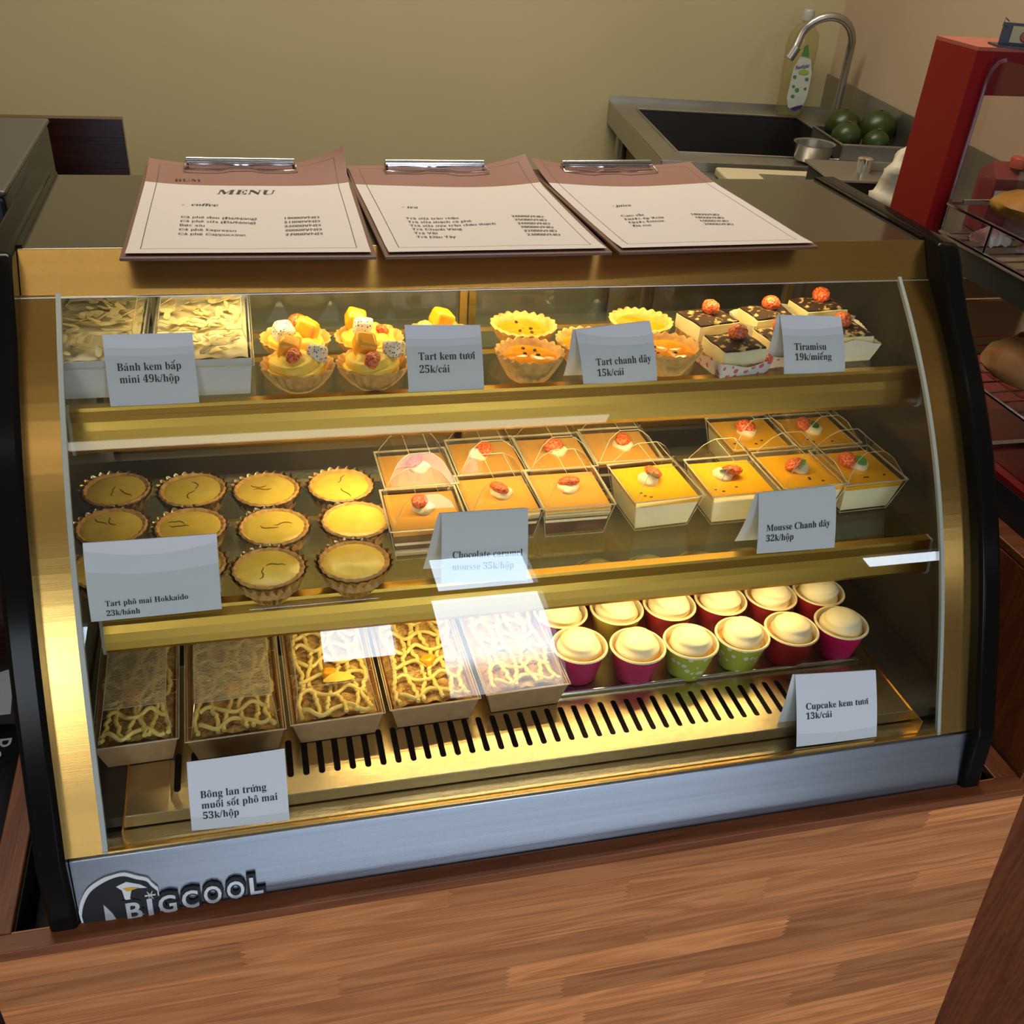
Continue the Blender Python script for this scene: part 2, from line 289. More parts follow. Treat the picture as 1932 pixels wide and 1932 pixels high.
# ------------------------------------------------------------------ mesh helpers
class MB:
    def __init__(s): s.v = []; s.f = []; s.uv = {}
    def add(s, vs, fs):
        o = len(s.v); s.v += [tuple(v) for v in vs]; s.f += [tuple(i+o for i in f) for f in fs]; return s
    def box(s, x0, x1, y0, y1, z0, z1, taper=None):
        v = [(x, y, z) for z in (z0, z1) for (x, y) in ((x0, y0), (x1, y0), (x1, y1), (x0, y1))]
        if taper:
            cx, cy = (x0+x1)/2, (y0+y1)/2
            v = [((x-cx)*taper+cx, (y-cy)*taper+cy, z) if z == z0 else (x, y, z) for x, y, z in v]
        return s.add(v, [(3, 2, 1, 0), (4, 5, 6, 7), (0, 1, 5, 4), (1, 2, 6, 5), (2, 3, 7, 6), (3, 0, 4, 7)])
    def hexa(s, p):   # 8 points: bottom ring ccw, top ring ccw
        return s.add(p, [(3, 2, 1, 0), (4, 5, 6, 7), (0, 1, 5, 4), (1, 2, 6, 5), (2, 3, 7, 6), (3, 0, 4, 7)])
    def lathe(s, prof, n=24, cx=0, cy=0, rf=None, zf=None, closed_top=False, closed_bot=False):
        vs = []
        for k, (r, z) in enumerate(prof):
            for i in range(n):
                a = 2*PI*i/n; rr = r*(rf(a, k) if rf else 1); zz = z+(zf(a, k) if zf else 0)
                vs.append((cx+rr*math.cos(a), cy+rr*math.sin(a), zz))
        fs = []
        for k in range(len(prof)-1):
            for i in range(n):
                j = (i+1) % n; fs.append((k*n+i, k*n+j, (k+1)*n+j, (k+1)*n+i))
        if closed_bot: fs.append(tuple(range(n))[::-1])
        if closed_top: fs.append(tuple(range((len(prof)-1)*n, len(prof)*n)))
        return s.add(vs, fs)
    def tube(s, pts, r, n=8, caps=True):
        pts = [Vector(p) for p in pts]; vs = []; prev = None
        for i, p in enumerate(pts):
            t = (pts[min(i+1, len(pts)-1)]-pts[max(i-1, 0)]).normalized()
            ref = prev if prev is not None else (Vector((0, 0, 1)) if abs(t.z) < .9 else Vector((1, 0, 0)))
            a = (ref - t*ref.dot(t)).normalized(); b = t.cross(a); prev = a
            rr = r[i] if isinstance(r, (list, tuple)) else r
            for k in range(n):
                an = 2*PI*k/n; vs.append(p+(a*math.cos(an)+b*math.sin(an))*rr)
        fs = []
        for i in range(len(pts)-1):
            for k in range(n):
                j = (k+1) % n; fs.append((i*n+k, i*n+j, (i+1)*n+j, (i+1)*n+k))
        if caps: fs.append(tuple(range(n))[::-1]); fs.append(tuple(range((len(pts)-1)*n, len(pts)*n)))
        return s.add(vs, fs)
    def extr(s, poly, axis, a0, a1):   # poly of 2D points extruded along axis; x: (y,z)  y: (x,z)  z: (x,y)
        def P(u, v, w): return {'x': (w, u, v), 'y': (u, w, v), 'z': (u, v, w)}[axis]
        n = len(poly); vs = [P(u, v, a0) for u, v in poly]+[P(u, v, a1) for u, v in poly]
        fs = [tuple(range(n))[::-1], tuple(range(n, 2*n))]+[(i, (i+1) % n, n+(i+1) % n, n+i) for i in range(n)]
        return s.add(vs, fs)
    def grid(s, fn, nu, nv, uv=False):
        o = len(s.v); vs = [fn(i/nu, j/nv) for j in range(nv+1) for i in range(nu+1)]
        fs = [(j*(nu+1)+i, j*(nu+1)+i+1, (j+1)*(nu+1)+i+1, (j+1)*(nu+1)+i) for j in range(nv) for i in range(nu)]
        if uv:
            for j in range(nv+1):
                for i in range(nu+1): s.uv[o+j*(nu+1)+i] = (i/nu, j/nv)
        return s.add(vs, fs)
    def sphere(s, c, r, nu=12, nv=8, sc=(1, 1, 1), disp=0, seed=0):
        vs = []; 
        for j in range(nv+1):
            th = PI*j/nv
            for i in range(nu):
                a = 2*PI*i/nu; d = Vector((math.sin(th)*math.cos(a), math.sin(th)*math.sin(a), math.cos(th)))
                k = r*(1+(disp*noise.noise(d*2.3+Vector((seed, seed*2, 0))) if disp else 0))
                vs.append((c[0]+d.x*k*sc[0], c[1]+d.y*k*sc[1], c[2]+d.z*k*sc[2]))
        fs = [(j*nu+i, (j+1)*nu+i, (j+1)*nu+(i+1) % nu, j*nu+(i+1) % nu) for j in range(nv) for i in range(nu)]
        return s.add(vs, fs)
    def build(s, name, m, parent=None, smooth=False, bevel=0, solid=0, sub=0, loc=None):
        me = bpy.data.meshes.new(name); me.from_pydata(s.v, [], s.f); me.validate(); 
        bm = bmesh.new(); bm.from_mesh(me); bmesh.ops.remove_doubles(bm, verts=bm.verts, dist=1e-6)
        if not s.uv: bmesh.ops.recalc_face_normals(bm, faces=bm.faces)
        bm.to_mesh(me); bm.free()
        if s.uv:
            l = me.uv_layers.new(name='UVMap'); 
            for lp in me.loops: l.data[lp.index].uv = s.uv.get(lp.vertex_index, (0, 0))
        me.materials.append(m)
        if smooth:
            me.polygons.foreach_set('use_smooth', [True]*len(me.polygons)); me.set_sharp_from_angle(angle=math.radians(55))
        o = bpy.data.objects.new(name, me); C.objects.link(o)
        if parent: o.parent = parent
        if loc: o.location = loc
        if solid: k = o.modifiers.new('t', 'SOLIDIFY'); k.thickness = solid; k.offset = 0
        if bevel: k = o.modifiers.new('b', 'BEVEL'); k.width = bevel; k.segments = 2; k.limit_method = 'ANGLE'
        if sub: k = o.modifiers.new('s', 'SUBSURF'); k.levels = sub; k.render_levels = sub
        return o
def tag(o, label=None, cat=None, group=None, kind=None):
    if label: o['label'] = label
    if cat: o['category'] = cat
    if group: o['group'] = group
    if kind: o['kind'] = kind
    return o
def thing(name, label, cat, loc=(0, 0, 0), rz=0, group=None, rot=None):
    o = bpy.data.objects.new(name, None); C.objects.link(o); o.location = loc; o.rotation_euler = rot or (0, 0, rz)
    o.empty_display_size = .02
    return tag(o, label, cat, group)
def dup(root, loc, rz=0, label=None, group=None, rot=None, scale=None):
    r = root.copy(); C.objects.link(r); r.location = loc; r.rotation_euler = rot or (0, 0, rz)
    if scale: r.scale = scale
    if label: r['label'] = label
    if group: r['group'] = group
    for ch in root.children:
        c = ch.copy(); C.objects.link(c); c.parent = r
        for g in ch.children:
            d = g.copy(); C.objects.link(d); d.parent = c
    return r

# ------------------------------------------------------------------ lettering
_G = {}
def _raw(body, off=0):
    c = bpy.data.curves.new('t', 'FONT'); c.body = body; c.resolution_u = 3; c.offset = off
    o = bpy.data.objects.new('t', c); C.objects.link(o); bpy.context.view_layer.update()
    dg = bpy.context.evaluated_depsgraph_get(); me = bpy.data.meshes.new_from_object(o.evaluated_get(dg))
    v = [(q.co.x, q.co.y) for q in me.vertices]; f = [tuple(p.vertices) for p in me.polygons]
    bpy.data.objects.remove(o); bpy.data.curves.remove(c); bpy.data.meshes.remove(me)
    return v, f
def _w(v): return (max(q[0] for q in v), min(q[0] for q in v)) if v else (0, 0)
def serif_char(ch):
    if 'A' <= ch <= 'Z': return chr(0x1D400+ord(ch)-65)
    if 'a' <= ch <= 'z': return chr(0x1D41A+ord(ch)-97)
    if '0' <= ch <= '9': return chr(0x1D7CE+ord(ch)-48)
    return ch
def glyph(ch):
    if ch in _G: return _G[ch]
    H = serif_char('H')
    if ch == ' ': _G[ch] = ([], [], .27); return _G[ch]
    if ch == '/': _G[ch] = ([(.0, -.02), (.07, -.02), (.30, .70), (.23, .70)], [(0, 1, 2, 3)], .30); return _G[ch]
    v, f = _raw(serif_char(ch)); a = _w(_raw(H+serif_char(ch)+H)[0])[0]-_w(_raw(H+H)[0])[0]
    _G[ch] = (v, f, a); return _G[ch]
def mark(code, x, top, asc, low):
    """bold accent shapes, centred on x, sitting above height top"""
    t = top+.07
    if code == 0x301: return [[(x-.04, t), (x+.03, t), (x+.14, t+.17), (x+.03, t+.17)]]
    if code == 0x300: return [[(x+.04, t), (x-.03, t), (x-.14, t+.17), (x-.03, t+.17)]]
    if code == 0x302: return [[(x-.18, t-.01), (x-.10, t-.01), (x, t+.09), (x, t+.17), (x-.03, t+.17)], [(x+.18, t-.01), (x+.10, t-.01), (x, t+.09), (x, t+.17), (x+.03, t+.17)]]
    if code == 0x306: return [[(x+.16*math.cos(PI+PI*i/8), t+.15+.13*math.sin(PI+PI*i/8)) for i in range(9)]+[(x+.10*math.cos(2*PI-PI*i/8), t+.15+.07*math.sin(2*PI-PI*i/8)) for i in range(9)]]
    if code == 0x309: return [[(x-.06, t+.13), (x, t+.18), (x+.07, t+.13), (x+.02, t+.04), (x+.01, t), (x-.03, t), (x-.02, t+.06), (x+.02, t+.12), (x, t+.14)]]
    if code == 0x323: return [[(x+.07*math.cos(PI*i/4), low-.13+.07*math.sin(PI*i/4)) for i in range(8)]]
    return []
def serif(text):
    V, F, x = [], [], 0.
    def addp(poly): o = len(V); V.extend(poly); F.append(tuple(range(o, o+len(poly))))
    for ch in text:
        base = unicodedata.normalize('NFD', ch); b = base[0]; bar = False
        if b == 'đ': b = 'd'; bar = True
        if b == 'Đ': b = 'D'; bar = True
        v, f, a = glyph(b); o = len(V); V.extend((q[0]+x, q[1]) for q in v); F.extend(tuple(i+o for i in g) for g in f)
        if v:
            hi = max(q[1] for q in v); mx, mn = _w(v); cx = x+(mx+mn)/2; low = min(q[1] for q in v)
            xh = hi if b in 'bdhklfit' or b.isupper() else .47
            k = 0
            for cm in base[1:]:
                cd = ord(cm)
                if cd == 0x31B:
                    addp([(x+mx-.06, xh-.03), (x+mx+.02, xh+.02), (x+mx+.03, xh+.12), (x+mx+.10, xh+.12), (x+mx+.09, xh-.01), (x+mx, xh-.10)])
                elif cd == 0x323:
                    for q in mark(cd, cx, xh, 0, 0): addp(q)
                else:
                    for q in mark(cd, cx+(.12 if k and cd == 0x301 else (-.10 if k and cd == 0x300 else 0)), xh+(.13 if k else 0), 0, low): addp(q)
                    k += 1
            if bar: addp([(x+.28, .54), (x+.62, .54), (x+.62, .60), (x+.28, .60)])
        x += a
    return V, F, x
def sans(text):
    v, f = _raw(text); return v, f, _w(v)[0]
def put_text(mb, glyphs, size, ox, oy, mp, sx=1., shear=0.):
    V, F, w = glyphs
    mb.add([mp(ox+(q[0]+q[1]*shear)*size*sx, oy+q[1]*size) for q in V], F); return w*size*sx

# ------------------------------------------------------------------ the room
def struct(mb, name, m, parent=None, **k):
    o = mb.build(name, m, parent, **k)
    if not parent: o['kind'] = 'structure'
    return o
ZF, ZC = -1.2, 1.7
struct(MB().box(-3, 4, YF-.1, 3.2, ZF-.05, ZF), 'floor', M['floor'])
struct(MB().box(-3, 4, YF-.1, 3.2, ZC, ZC+.05), 'ceiling', M['ceil'])
TH = -.14; UX = Vector((math.cos(TH), math.sin(TH), 0)); VX = Vector((-math.sin(TH), math.cos(TH), 0)); KO = Vector((1.13, 1.85, 0))
def K(u, v, z=0): q = KO+UX*u+VX*v; return (q.x, q.y, z)
UW = .585
w = MB(); a0, a1, b0, b1 = K(-4.6, 0), K(UW+.1, 0), K(UW+.1, .1), K(-4.6, .1)
w.hexa([(q[0], q[1], ZF) for q in (a0, a1, b1, b0)][:2]+[(q[0], q[1], ZF) for q in (b0, b1)]+[(q[0], q[1], ZC) for q in (a0, a1, b0, b1)])
struct(w, 'wall_back', M['wall'])
w = MB(); c0, c1, c2, c3 = K(UW, .0), K(UW, -1.55), K(UW+.1, -1.55), K(UW+.1, .0)
w.hexa([(q[0], q[1], ZF) for q in (c1, c2, c3, c0)]+[(q[0], q[1], ZC) for q in (c1, c2, c3, c0)])
struct(w, 'wall_right', M['wall2'])
q = K(UW+.02, -1.5)
struct(MB().box(q[0], 4.0, q[1], q[1]+.1, ZF, ZC), 'wall_far_right', M['wall2'])
struct(MB().box(3.9, 4.0, YF, q[1], ZF, ZC), 'wall_side', M['wall2'])
struct(MB().box(-3.0, -2.9, YF, 3.2, ZF, ZC), 'wall_left', M['wall'])
def holed_wall(name, x0, x1, z0, z1, holes, y0, y1, m):
    xs = sorted({x0, x1, *[h[0] for h in holes], *[h[1] for h in holes]}); zs = sorted({z0, z1, *[h[2] for h in holes], *[h[3] for h in holes]})
    b = MB()
    for i in range(len(xs)-1):
        for j in range(len(zs)-1):
            cx, cz = (xs[i]+xs[i+1])/2, (zs[j]+zs[j+1])/2
            if not any(h[0] < cx < h[1] and h[2] < cz < h[3] for h in holes): b.box(xs[i], xs[i+1], y0, y1, zs[j], zs[j+1])
    return struct(b, name, m)
holed_wall('wall_front', -3, 4, ZF, ZC, OPEN, YF-.1, YF, PM('shopfront_paint', (.22, .14, .09), .6))
fr = PM('shopfront_frame_paint', (.35, .36, .38), .4)
for i, (x0, x1, z0, z1) in enumerate(OPEN[:4]):
    b = MB(); t = .018
    b.box(x0, x0+t, YF-.06, YF+.02, z0, z1).box(x1-t, x1, YF-.06, YF+.02, z0, z1).box(x0, x1, YF-.06, YF+.02, z1-t, z1).box(x0, x1, YF-.06, YF+.02, z0, z0+t)
    struct(b, 'window_%d' % (i+1), fr)
cl = thing('ceiling_lamp', 'long narrow ceiling lamp above the customer side', 'lamp', (.15, -1.24, 1.69))
MB().box(-1.07, 1.07, -.06, .06, -.02, .01).build('housing', M['whitebox'], cl)
MB().box(-1.05, 1.05, -.04, .04, -.024, -.02).build('diffuser', M['ceillamp'], cl)
cl = thing('ceiling_lamp', 'flat unseen ceiling lamp added to brighten the kitchen wall', 'lamp', (.4, .9, 1.69))  # added fixture for the light that lifts the back wall
MB().box(-.82, .82, -.22, .22, -.02, .01).build('housing', M['whitebox'], cl)
MB().box(-.80, .80, -.20, .20, -.024, -.02).build('diffuser', M['ceillamp'], cl)

# ------------------------------------------------------------------ display case
CW = .82
PROF = [(-.0198, -.030), (-.0573, -.0604), (-.0905, -.0908), (-.1199, -.1212), (-.1459, -.1517), (-.1688, -.1821), (-.1892, -.2125),
        (-.2076, -.2429), (-.2242, -.2733), (-.2395, -.3037), (-.2541, -.3342), (-.2682, -.3646), (-.2815, -.392)]
def fine(P, n=4):
    out = []
    for i in range(len(P)-1):
        p0, p1, p2, p3 = P[max(i-1, 0)], P[i], P[i+1], P[min(i+2, len(P)-1)]
        for k in range(n):
            t = k/n; out.append(tuple(.5*((2*p1[j])+(-p0[j]+p2[j])*t+(2*p0[j]-5*p1[j]+4*p2[j]-p3[j])*t*t+(-p0[j]+3*p1[j]-3*p2[j]+p3[j])*t**3) for j in (0, 1)))
    return out+[P[-1]]
PF = fine(PROF, 3)
def offs(P, d):
    out = []
    for i, p in enumerate(P):
        a, b = P[max(i-1, 0)], P[min(i+1, len(P)-1)]; t = Vector((b[0]-a[0], b[1]-a[1])).normalized(); n = Vector((t.y, -t.x))
        out.append((p[0]+n.x*d, p[1]+n.y*d))
    return out
# make sure n points outwards (towards the customer, -y)
SG = 1 if offs(PF, .01)[10][0] < PF[10][0] else -1
case = thing('display_case', 'curved glass pastry display case with gold trim and black sides on the wooden counter', 'display case', (0, 0, -.50))
cz = .50   # children are built in world coordinates, shifted by the empty
def cb(mb, name, m, **k):
    o = mb.build(name, m, case, **k); o.location = (0, 0, cz); return o
def curved(x0, x1, d0, d1, P=PF):
    b = MB(); A = offs(P, d0*SG); B = offs(P, d1*SG); n = len(A)
    for i in range(n-1):
        b.add([(x0, *A[i]), (x1, *A[i]), (x1, *A[i+1]), (x0, *A[i+1]), (x0, *B[i]), (x1, *B[i]), (x1, *B[i+1]), (x0, *B[i+1])],
              [(0, 1, 2, 3), (4, 7, 6, 5), (0, 3, 7, 4), (1, 5, 6, 2)]+([(0, 4, 5, 1)] if i == 0 else [])+([(3, 2, 6, 7)] if i == n-2 else []))
    return b
YB = .222
side = [(YB, .004), (-.022, .004), (-.033, -.004)]+offs(PF, .016*SG)[3:]+[(-.306, -.455), (-.295, -.50), (YB, -.50)]
for s, (x0, x1) in enumerate(((-.022, 0.), (CW, CW+.022))):
    o = cb(MB().extr(side, 'x', x0, x1), 'side_panel', M['blackgl'], bevel=.004, smooth=True)
    inner = [(YB-.004, -.03)]+offs(PROF, -.004*SG)+[(-.27, -.50), (YB-.004, -.50)]
    xi = (x1, x1+.0015) if s == 0 else (x0-.0015, x0)
    k = MB().extr(inner, 'x', *xi).build('inner_sheet', M['blackin'], o)
cb(MB().box(0, CW, 0.0, YB, -.012, 0), 'top_panel', M['blacktop'], bevel=.001)
for x0, x1 in ((-.0005, .004), (CW-.004, CW+.0005)): cb(MB().box(x0, x1, .002, YB, -.001, .0025), 'edge_strip', M['blackgl'])
cb(MB().add([(0, 0, 0), (CW, 0, 0), (CW, -.0225, -.0315), (0, -.0225, -.0315), (0, .012, -.004), (CW, .012, -.004), (CW, -.011, -.036), (0, -.011, -.036)],
            [(0, 1, 2, 3), (4, 7, 6, 5), (0, 4, 5, 1), (3, 2, 6, 7), (0, 3, 7, 4), (1, 5, 6, 2)]), 'top_rail', M['gold'], bevel=.0006)
cb(MB().tube([(0, -.0232, -.0318), (CW, -.0232, -.0318)], .0007, 6), 'rail_edge', M['silver'])
for x0, x1 in ((0, .0255), (.7905, CW)): cb(curved(x0, x1, -.001, .001), 'frame_strip', M['gold'], smooth=False)
for x0, x1 in ((.0257, .0295), (.7868, .7903)): cb(curved(x0, x1, -.002, .0018), 'gasket', M['gasket'])
cb(curved(.0255, .7905, -.002, .0005), 'front_glass', M['glass'], smooth=True)
# aluminium base rail with a fine lip
cb(MB().extr([(-.2815, -.3915), (-.285, -.3925), (-.2862, -.397), (-.2990, -.450), (-.3005, -.49), (-.26, -.49), (-.27, -.3935)], 'x', 0, CW), 'base_rail', M['alu'], bevel=.0006)
cb(MB().box(.0255, .7905, -.2825, -.276, -.3925, -.3895), 'glass_channel', M['gold'])
# slotted deck: real slots cut through
def slot_cell(x0, x1, y0, y1, sx, s0, s1, r, z):
    bm = bmesh.new(); out = [bm.verts.new((x, y, z)) for x, y in ((x0, y0), (x1, y0), (x1, y1), (x0, y1))]
    ring = [bm.verts.new((sx+r*math.cos(a), s1-r+r*math.sin(a), z)) for a in [PI*i/5 for i in range(6)]]
    ring += [bm.verts.new((sx+r*math.cos(a), s0+r+r*math.sin(a), z)) for a in [PI+PI*i/5 for i in range(6)]]
    for L in (out, ring):
        for i in range(len(L)): bm.edges.new((L[i], L[(i+1) % len(L)]))
    bmesh.ops.triangle_fill(bm, edges=bm.edges[:], use_beauty=True)
    vs = [tuple(v.co) for v in bm.verts]; bm.verts.index_update(); fs = [tuple(v.index for v in f.verts) for f in bm.faces]; bm.free()
    return vs, fs
DZ = -.375
b = MB(); NS = 46; P0 = .0132; X0 = .076
vs, fs = slot_cell(0, P0, -.262, -.185, P0/2, -.243, -.199, .0027, DZ)
for i in range(NS):
    b.add([(x+X0+i*P0, y, z) for x, y, z in vs], fs)
    b.add([(x+X0+i*P0, y+.16, z) for x, y, z in vs], fs)
XE = X0+NS*P0
for y0, y1 in ((-.185, -.102), (-.025, .19)): b.add([(X0, y0, DZ), (XE, y0, DZ), (XE, y1, DZ), (X0, y1, DZ)], [(0, 1, 2, 3)])
for x0, x1 in ((.043, X0), (XE, .766)): b.add([(x0, -.262, DZ), (x1, -.262, DZ), (x1, .19, DZ), (x0, .19, DZ)], [(0, 1, 2, 3)])
b.add([(.043, -.262, DZ), (.766, -.262, DZ), (.766, -.262, DZ-.012), (.043, -.262, DZ-.012)], [(0, 1, 2, 3)])
cb(b, 'slotted_deck', M['steeldeck'], solid=.0010)
cb(MB().box(.002, CW-.002, -.279, .19, -.392, -.3885), 'lower_tray', M['steeldeck'])
cb(MB().box(.05, .76, -.25, .18, -.3880, -.3876), 'slot_shade_sheet', M['dark'])  # near-black sheet paints the shade of the cavity under the slots
for x in (.0425, .7665): cb(MB().box(x-.0006, x+.0006, -.279, .19, -.3885, -.3735), 'deck_divider', M['gold'])
cb(MB().box(.003, .0415, -.262, .19, -.385, -.3745), 'side_deck', M['blackin']); cb(MB().box(.7675, CW-.003, -.262, .19, -.385, -.3745), 'side_deck', M['blackin'])
cb(MB().box(0, CW, .19, YB-.004, -.45, -.30), 'back_sill', M['blackin'])
# sliding rear doors
for k, (x0, x1, y) in enumerate(((.01, .42, .212), (.40, .81, .204))):
    d = cb(MB().box(x0, x0+.008, y-.003, y+.003, -.30, -.02).box(x1-.008, x1, y-.003, y+.003, -.30, -.02).box(x0, x1, y-.003, y+.003, -.026, -.012).box(x0, x1, y-.003, y+.003, -.302, -.292), 'sliding_door', M['gold2'])
    MB().box(x0+.008, x1-.008, y-.001, y+.001, -.293, -.025).build('door_glass', M['shelfglass'], d)
cb(MB().tube([(.03, .004, -.022), (.79, .004, -.022)], .004, 10), 'lamp_tube', M['lamp'])

# shelves: glass sheet, gold front profile with grooves, end caps, lamp tube
def shelf(name, zL, zR, yf, prof, x0, x1, yb, rear):
    def zz(x): return zL+(zR-zL)*(x-x0)/(x1-x0)
    b = MB(); n = len(prof)
    vs = [(x0, yf+p[0], zz(x0)+p[1]) for p in prof]+[(x1, yf+p[0], zz(x1)+p[1]) for p in prof]
    b.add(vs, [(i, (i+1) % n, n+(i+1) % n, n+i) for i in range(n)]+[tuple(range(n))[::-1], tuple(range(n, 2*n))])
    r = cb(b, 'shelf_rail', M['gold2'])
    for xa, xb in ((x0-.0025, x0), (x1, x1+.0025)):
        e = MB(); vs = [(xa, yf+p[0]*1.06-.0004, zz(xa)+p[1]*1.03) for p in prof]+[(xb, yf+p[0]*1.06-.0004, zz(xb)+p[1]*1.03) for p in prof]
        e.add(vs, [(i, (i+1) % n, n+(i+1) % n, n+i) for i in range(n)]+[tuple(range(n))[::-1], tuple(range(n, 2*n))]); e.build('end_cap', M['edge'], r)
    MB().tube([(x0+.02, yf+.012, zz(x0)-.030), (x1-.02, yf+.012, zz(x1)-.030)], .0028, 8).build('lamp_tube', M['lamp'], r)
    g = MB(); z0, z1 = zz(x0), zz(x1)
    g.hexa([(x0, yf+.006, z0-.008), (x1, yf+.006, z1-.008), (x1, yb, z1-.008), (x0, yb, z0-.008), (x0, yf+.006, z0-.003), (x1, yf+.006, z1-.003), (x1, yb, z1-.003), (x0, yb, z0-.003)])
    cb(g, 'shelf_glass', M['shelfglass'])
    g = MB()
    for ya in rear: g.box(x0, x1, ya, ya+.006, (z0+z1)/2-.013, (z0+z1)/2-.0085)
    cb(g, 'shelf_bar', M['gold2'])
RP = [(.008, .0), (.0, .0), (-.0012, -.0025), (.0002, -.0035), (-.0022, -.0065), (-.0008, -.0075), (-.0034, -.0105), (-.0020, -.0115), (-.0050, -.018), (-.0068, -.026), (-.0080, -.033), (-.0070, -.0365), (-.0035, -.0385), (.002, -.036), (.004, -.026), (.008, -.006)]
shelf('upper', -.1045, -.1015, -.074, RP, .028, .806, .10, (.03, .085))
RP2 = [(p[0]*1.15, p[1]*.93) for p in RP]
shelf('lower', -.2415, -.2415, -.166, RP2, .038, .803, .05, (-.03, .035))

# logo badge on the base rail
def railpt(x, s, d=.0):   # x along, s down the face 0..1
    y = -.2862+(-.2990+.2862)*s; z = -.397+(-.450+.397)*s; nrm = Vector((0, -.053, .0128)).normalized()
    return (x, y+nrm.y*d, z+nrm.z*d)
bdg = cb(MB(), 'logo_badge', M['badge'])
def badge_poly(pts, d0, d1, m, name, parent):
    n = len(pts); b = MB(); b.add([railpt(*p, d0) for p in pts]+[railpt(*p, d1) for p in pts],
        [tuple(range(n)), tuple(range(n, 2*n))[::-1]]+[(i, (i+1) % n, n+(i+1) % n, n+i) for i in range(n)])
    return b.build(name, m, parent)
head = [(.004, 1.12), (.003, .86), (.006, .66), (.012, .47), (.020, .36), (.030, .28), (.039, .27), (.048, .36), (.055, .42), (.058, .52), (.062, .62), (.062, 1.12)]
head = fine(head[1:-1], 3); head = [(.004, 1.12)]+head+[(.062, 1.12)]
badge_poly([(x-.002 if x < .03 else x+.001, s-.06) for x, s in head], .0003, .0018, M['badgew'], 'head_outline', bdg)
badge_poly(head, .0003, .0026, M['badge'], 'head', bdg)
badge_poly([(.032, .42), (.040, .36), (.050, .44), (.055, .52), (.048, .50), (.043, .52), (.041, .66), (.046, .86), (.043, .86), (.037, .66), (.036, .50)], .001, .0031, M['badgew'], 'face', bdg)
badge_poly([(.037, .47), (.043, .46), (.049, .49), (.040, .53)], .002, .0036, M['orange'], 'beak', bdg)
badge_poly([(.020, 1.1), (.0205, .70), (.026, .88), (.030, 1.1)], .001, .0032, M['silver'], 'chest', bdg)
for k in range(3):
    a = PI*k/3; c_, s_ = math.cos(a)*.0042, math.sin(a)*.0042/.055
    badge_poly([(.0565-c_, .66-s_-.012), (.0565+c_, .66+s_-.012), (.0565+c_, .66+s_+.012), (.0565-c_, .66-s_+.012)], .002, .0035, M['badgew'], 'snowflake_arm', bdg)
xx = .037
for ch, wd in zip('BIGCOOL', (.0155, .0075, .0175, .0165, .0175, .0175, .014)):
    mx, mn = _w(_raw(ch, .02)[0])
    for off, d, m, nm in ((.115, .0022, M['badge'], 'letter_outline'), (.02, .0036, M['silver'], 'letter')):
        V, F = _raw(ch, off); b = MB(); sxx = (wd-.0035)/(mx-mn); hh = .0165
        def mpq(px, py, dd): return railpt(xx+(px-mn)*sxx, (1.03-(xx-.037)*1.2)-(py*hh/.69)/.0545, dd)
        b.add([mpq(px, py, d) for px, py in V], F)
        o = b.build(nm, m, bdg); k = o.modifiers.new('s', 'SOLIDIFY'); k.thickness = .0022; k.offset = 0
    xx += wd+.0009

# ------------------------------------------------------------------ clipboards
def clipboard(name, loc, rz, label, lift, lines, seed):
    t = thing(name, label, 'clipboard', loc, rz, 'menu clipboards on the display case')
    Wd, Ln = .198, .272
    MB().box(0, Wd, -.004, Ln, 0, .0028).build('board', M['brownboard'], t, bevel=.0008)
    pw, pl = .190, .276
    L1, L2, px = lift
    def S(u, v, d=0):
        x = .004+u*pw; y = .001+v*pl
        e1 = max(0, .42-u)/.42; e2 = max(0, u-.62)/.38; vv = max(0, (v-.70)/.30)**1.6
        z = .0036+.0008*math.sin(u*9+seed)*math.sin(v*5)+L1*e1**1.8*vv+L2*e2**1.8*vv
        y -= (L2*e2**1.8+L1*e1**1.8)*vv*.3
        z += .0012*max(0, .08-v)/.08
        return (x, y, z+d)
    MB().grid(lambda u, v: S(u, v), 40, 50, uv=True).build('menu_sheet', M['menu'], t, smooth=True)
    for (kind, s, x, y, size, sx, shear) in lines:
        g = serif(s) if kind == 'b' else sans(s); tb = MB()
        for dxx in ((0,) if kind == 'b' else (0, .00022)): put_text(tb, g, size, x+dxx, y, lambda a, bb: S((a-.004)/pw, (bb-.001)/pl, .0006+dxx*.1), sx, shear)
        tb.build('printed_line', M['ink'], t)
    c = MB().tube([(px-.052, .264, .010), (px+.052, .264, .010)], .0042, 10).build('clip', M['chrome'], t, smooth=True)
    MB().box(px-.05, px+.05, .258, .272, .0025, .009).build('clip_base', M['chrome'], c)
    w = [(px-.053, .264, .010), (px-.054, .246, .0062), (px-.020, .244, .006), (px-.010, .2505, .0065), (px+.010, .2505, .0065), (px+.020, .244, .006), (px+.054, .246, .0062), (px+.053, .264, .010)]
    MB().tube(w, .0011, 6).build('clip_wire', M['chrome'], c, smooth=True)
    return t
def rows(names, prices, x, xp, y0, y1):
    out = []; n = len(names)
    for i, (a, p) in enumerate(zip(names, prices)):
        y = y0+(y1-y0)*i/(n-1)
        out.append(('s', a, x+.001, y, .0070, .97, 0)); out.append(('s', p+'VND', xp, y, .0070, .97, 0))
    return out
l1 = [('b', 'MENU', .069, .170, .0190, .90, .18), ('s', '-', .040, .131, .009, 1, 0), ('b', 'coffee', .048, .131, .0098, .95, .2), ('b', 'BUM', .030, .214, .0105, 1.0, 0)]
l1 += rows(['Cà phê đen (Đá/Nóng)', 'Cà phê sữa (Đá/Nóng)', 'Bạc xíu', 'Cà phê Expresso', 'Cà phê Cappuccino'], ['19000', '21000', '22000', '20000', '27000'], .040, .127, .094, .048)
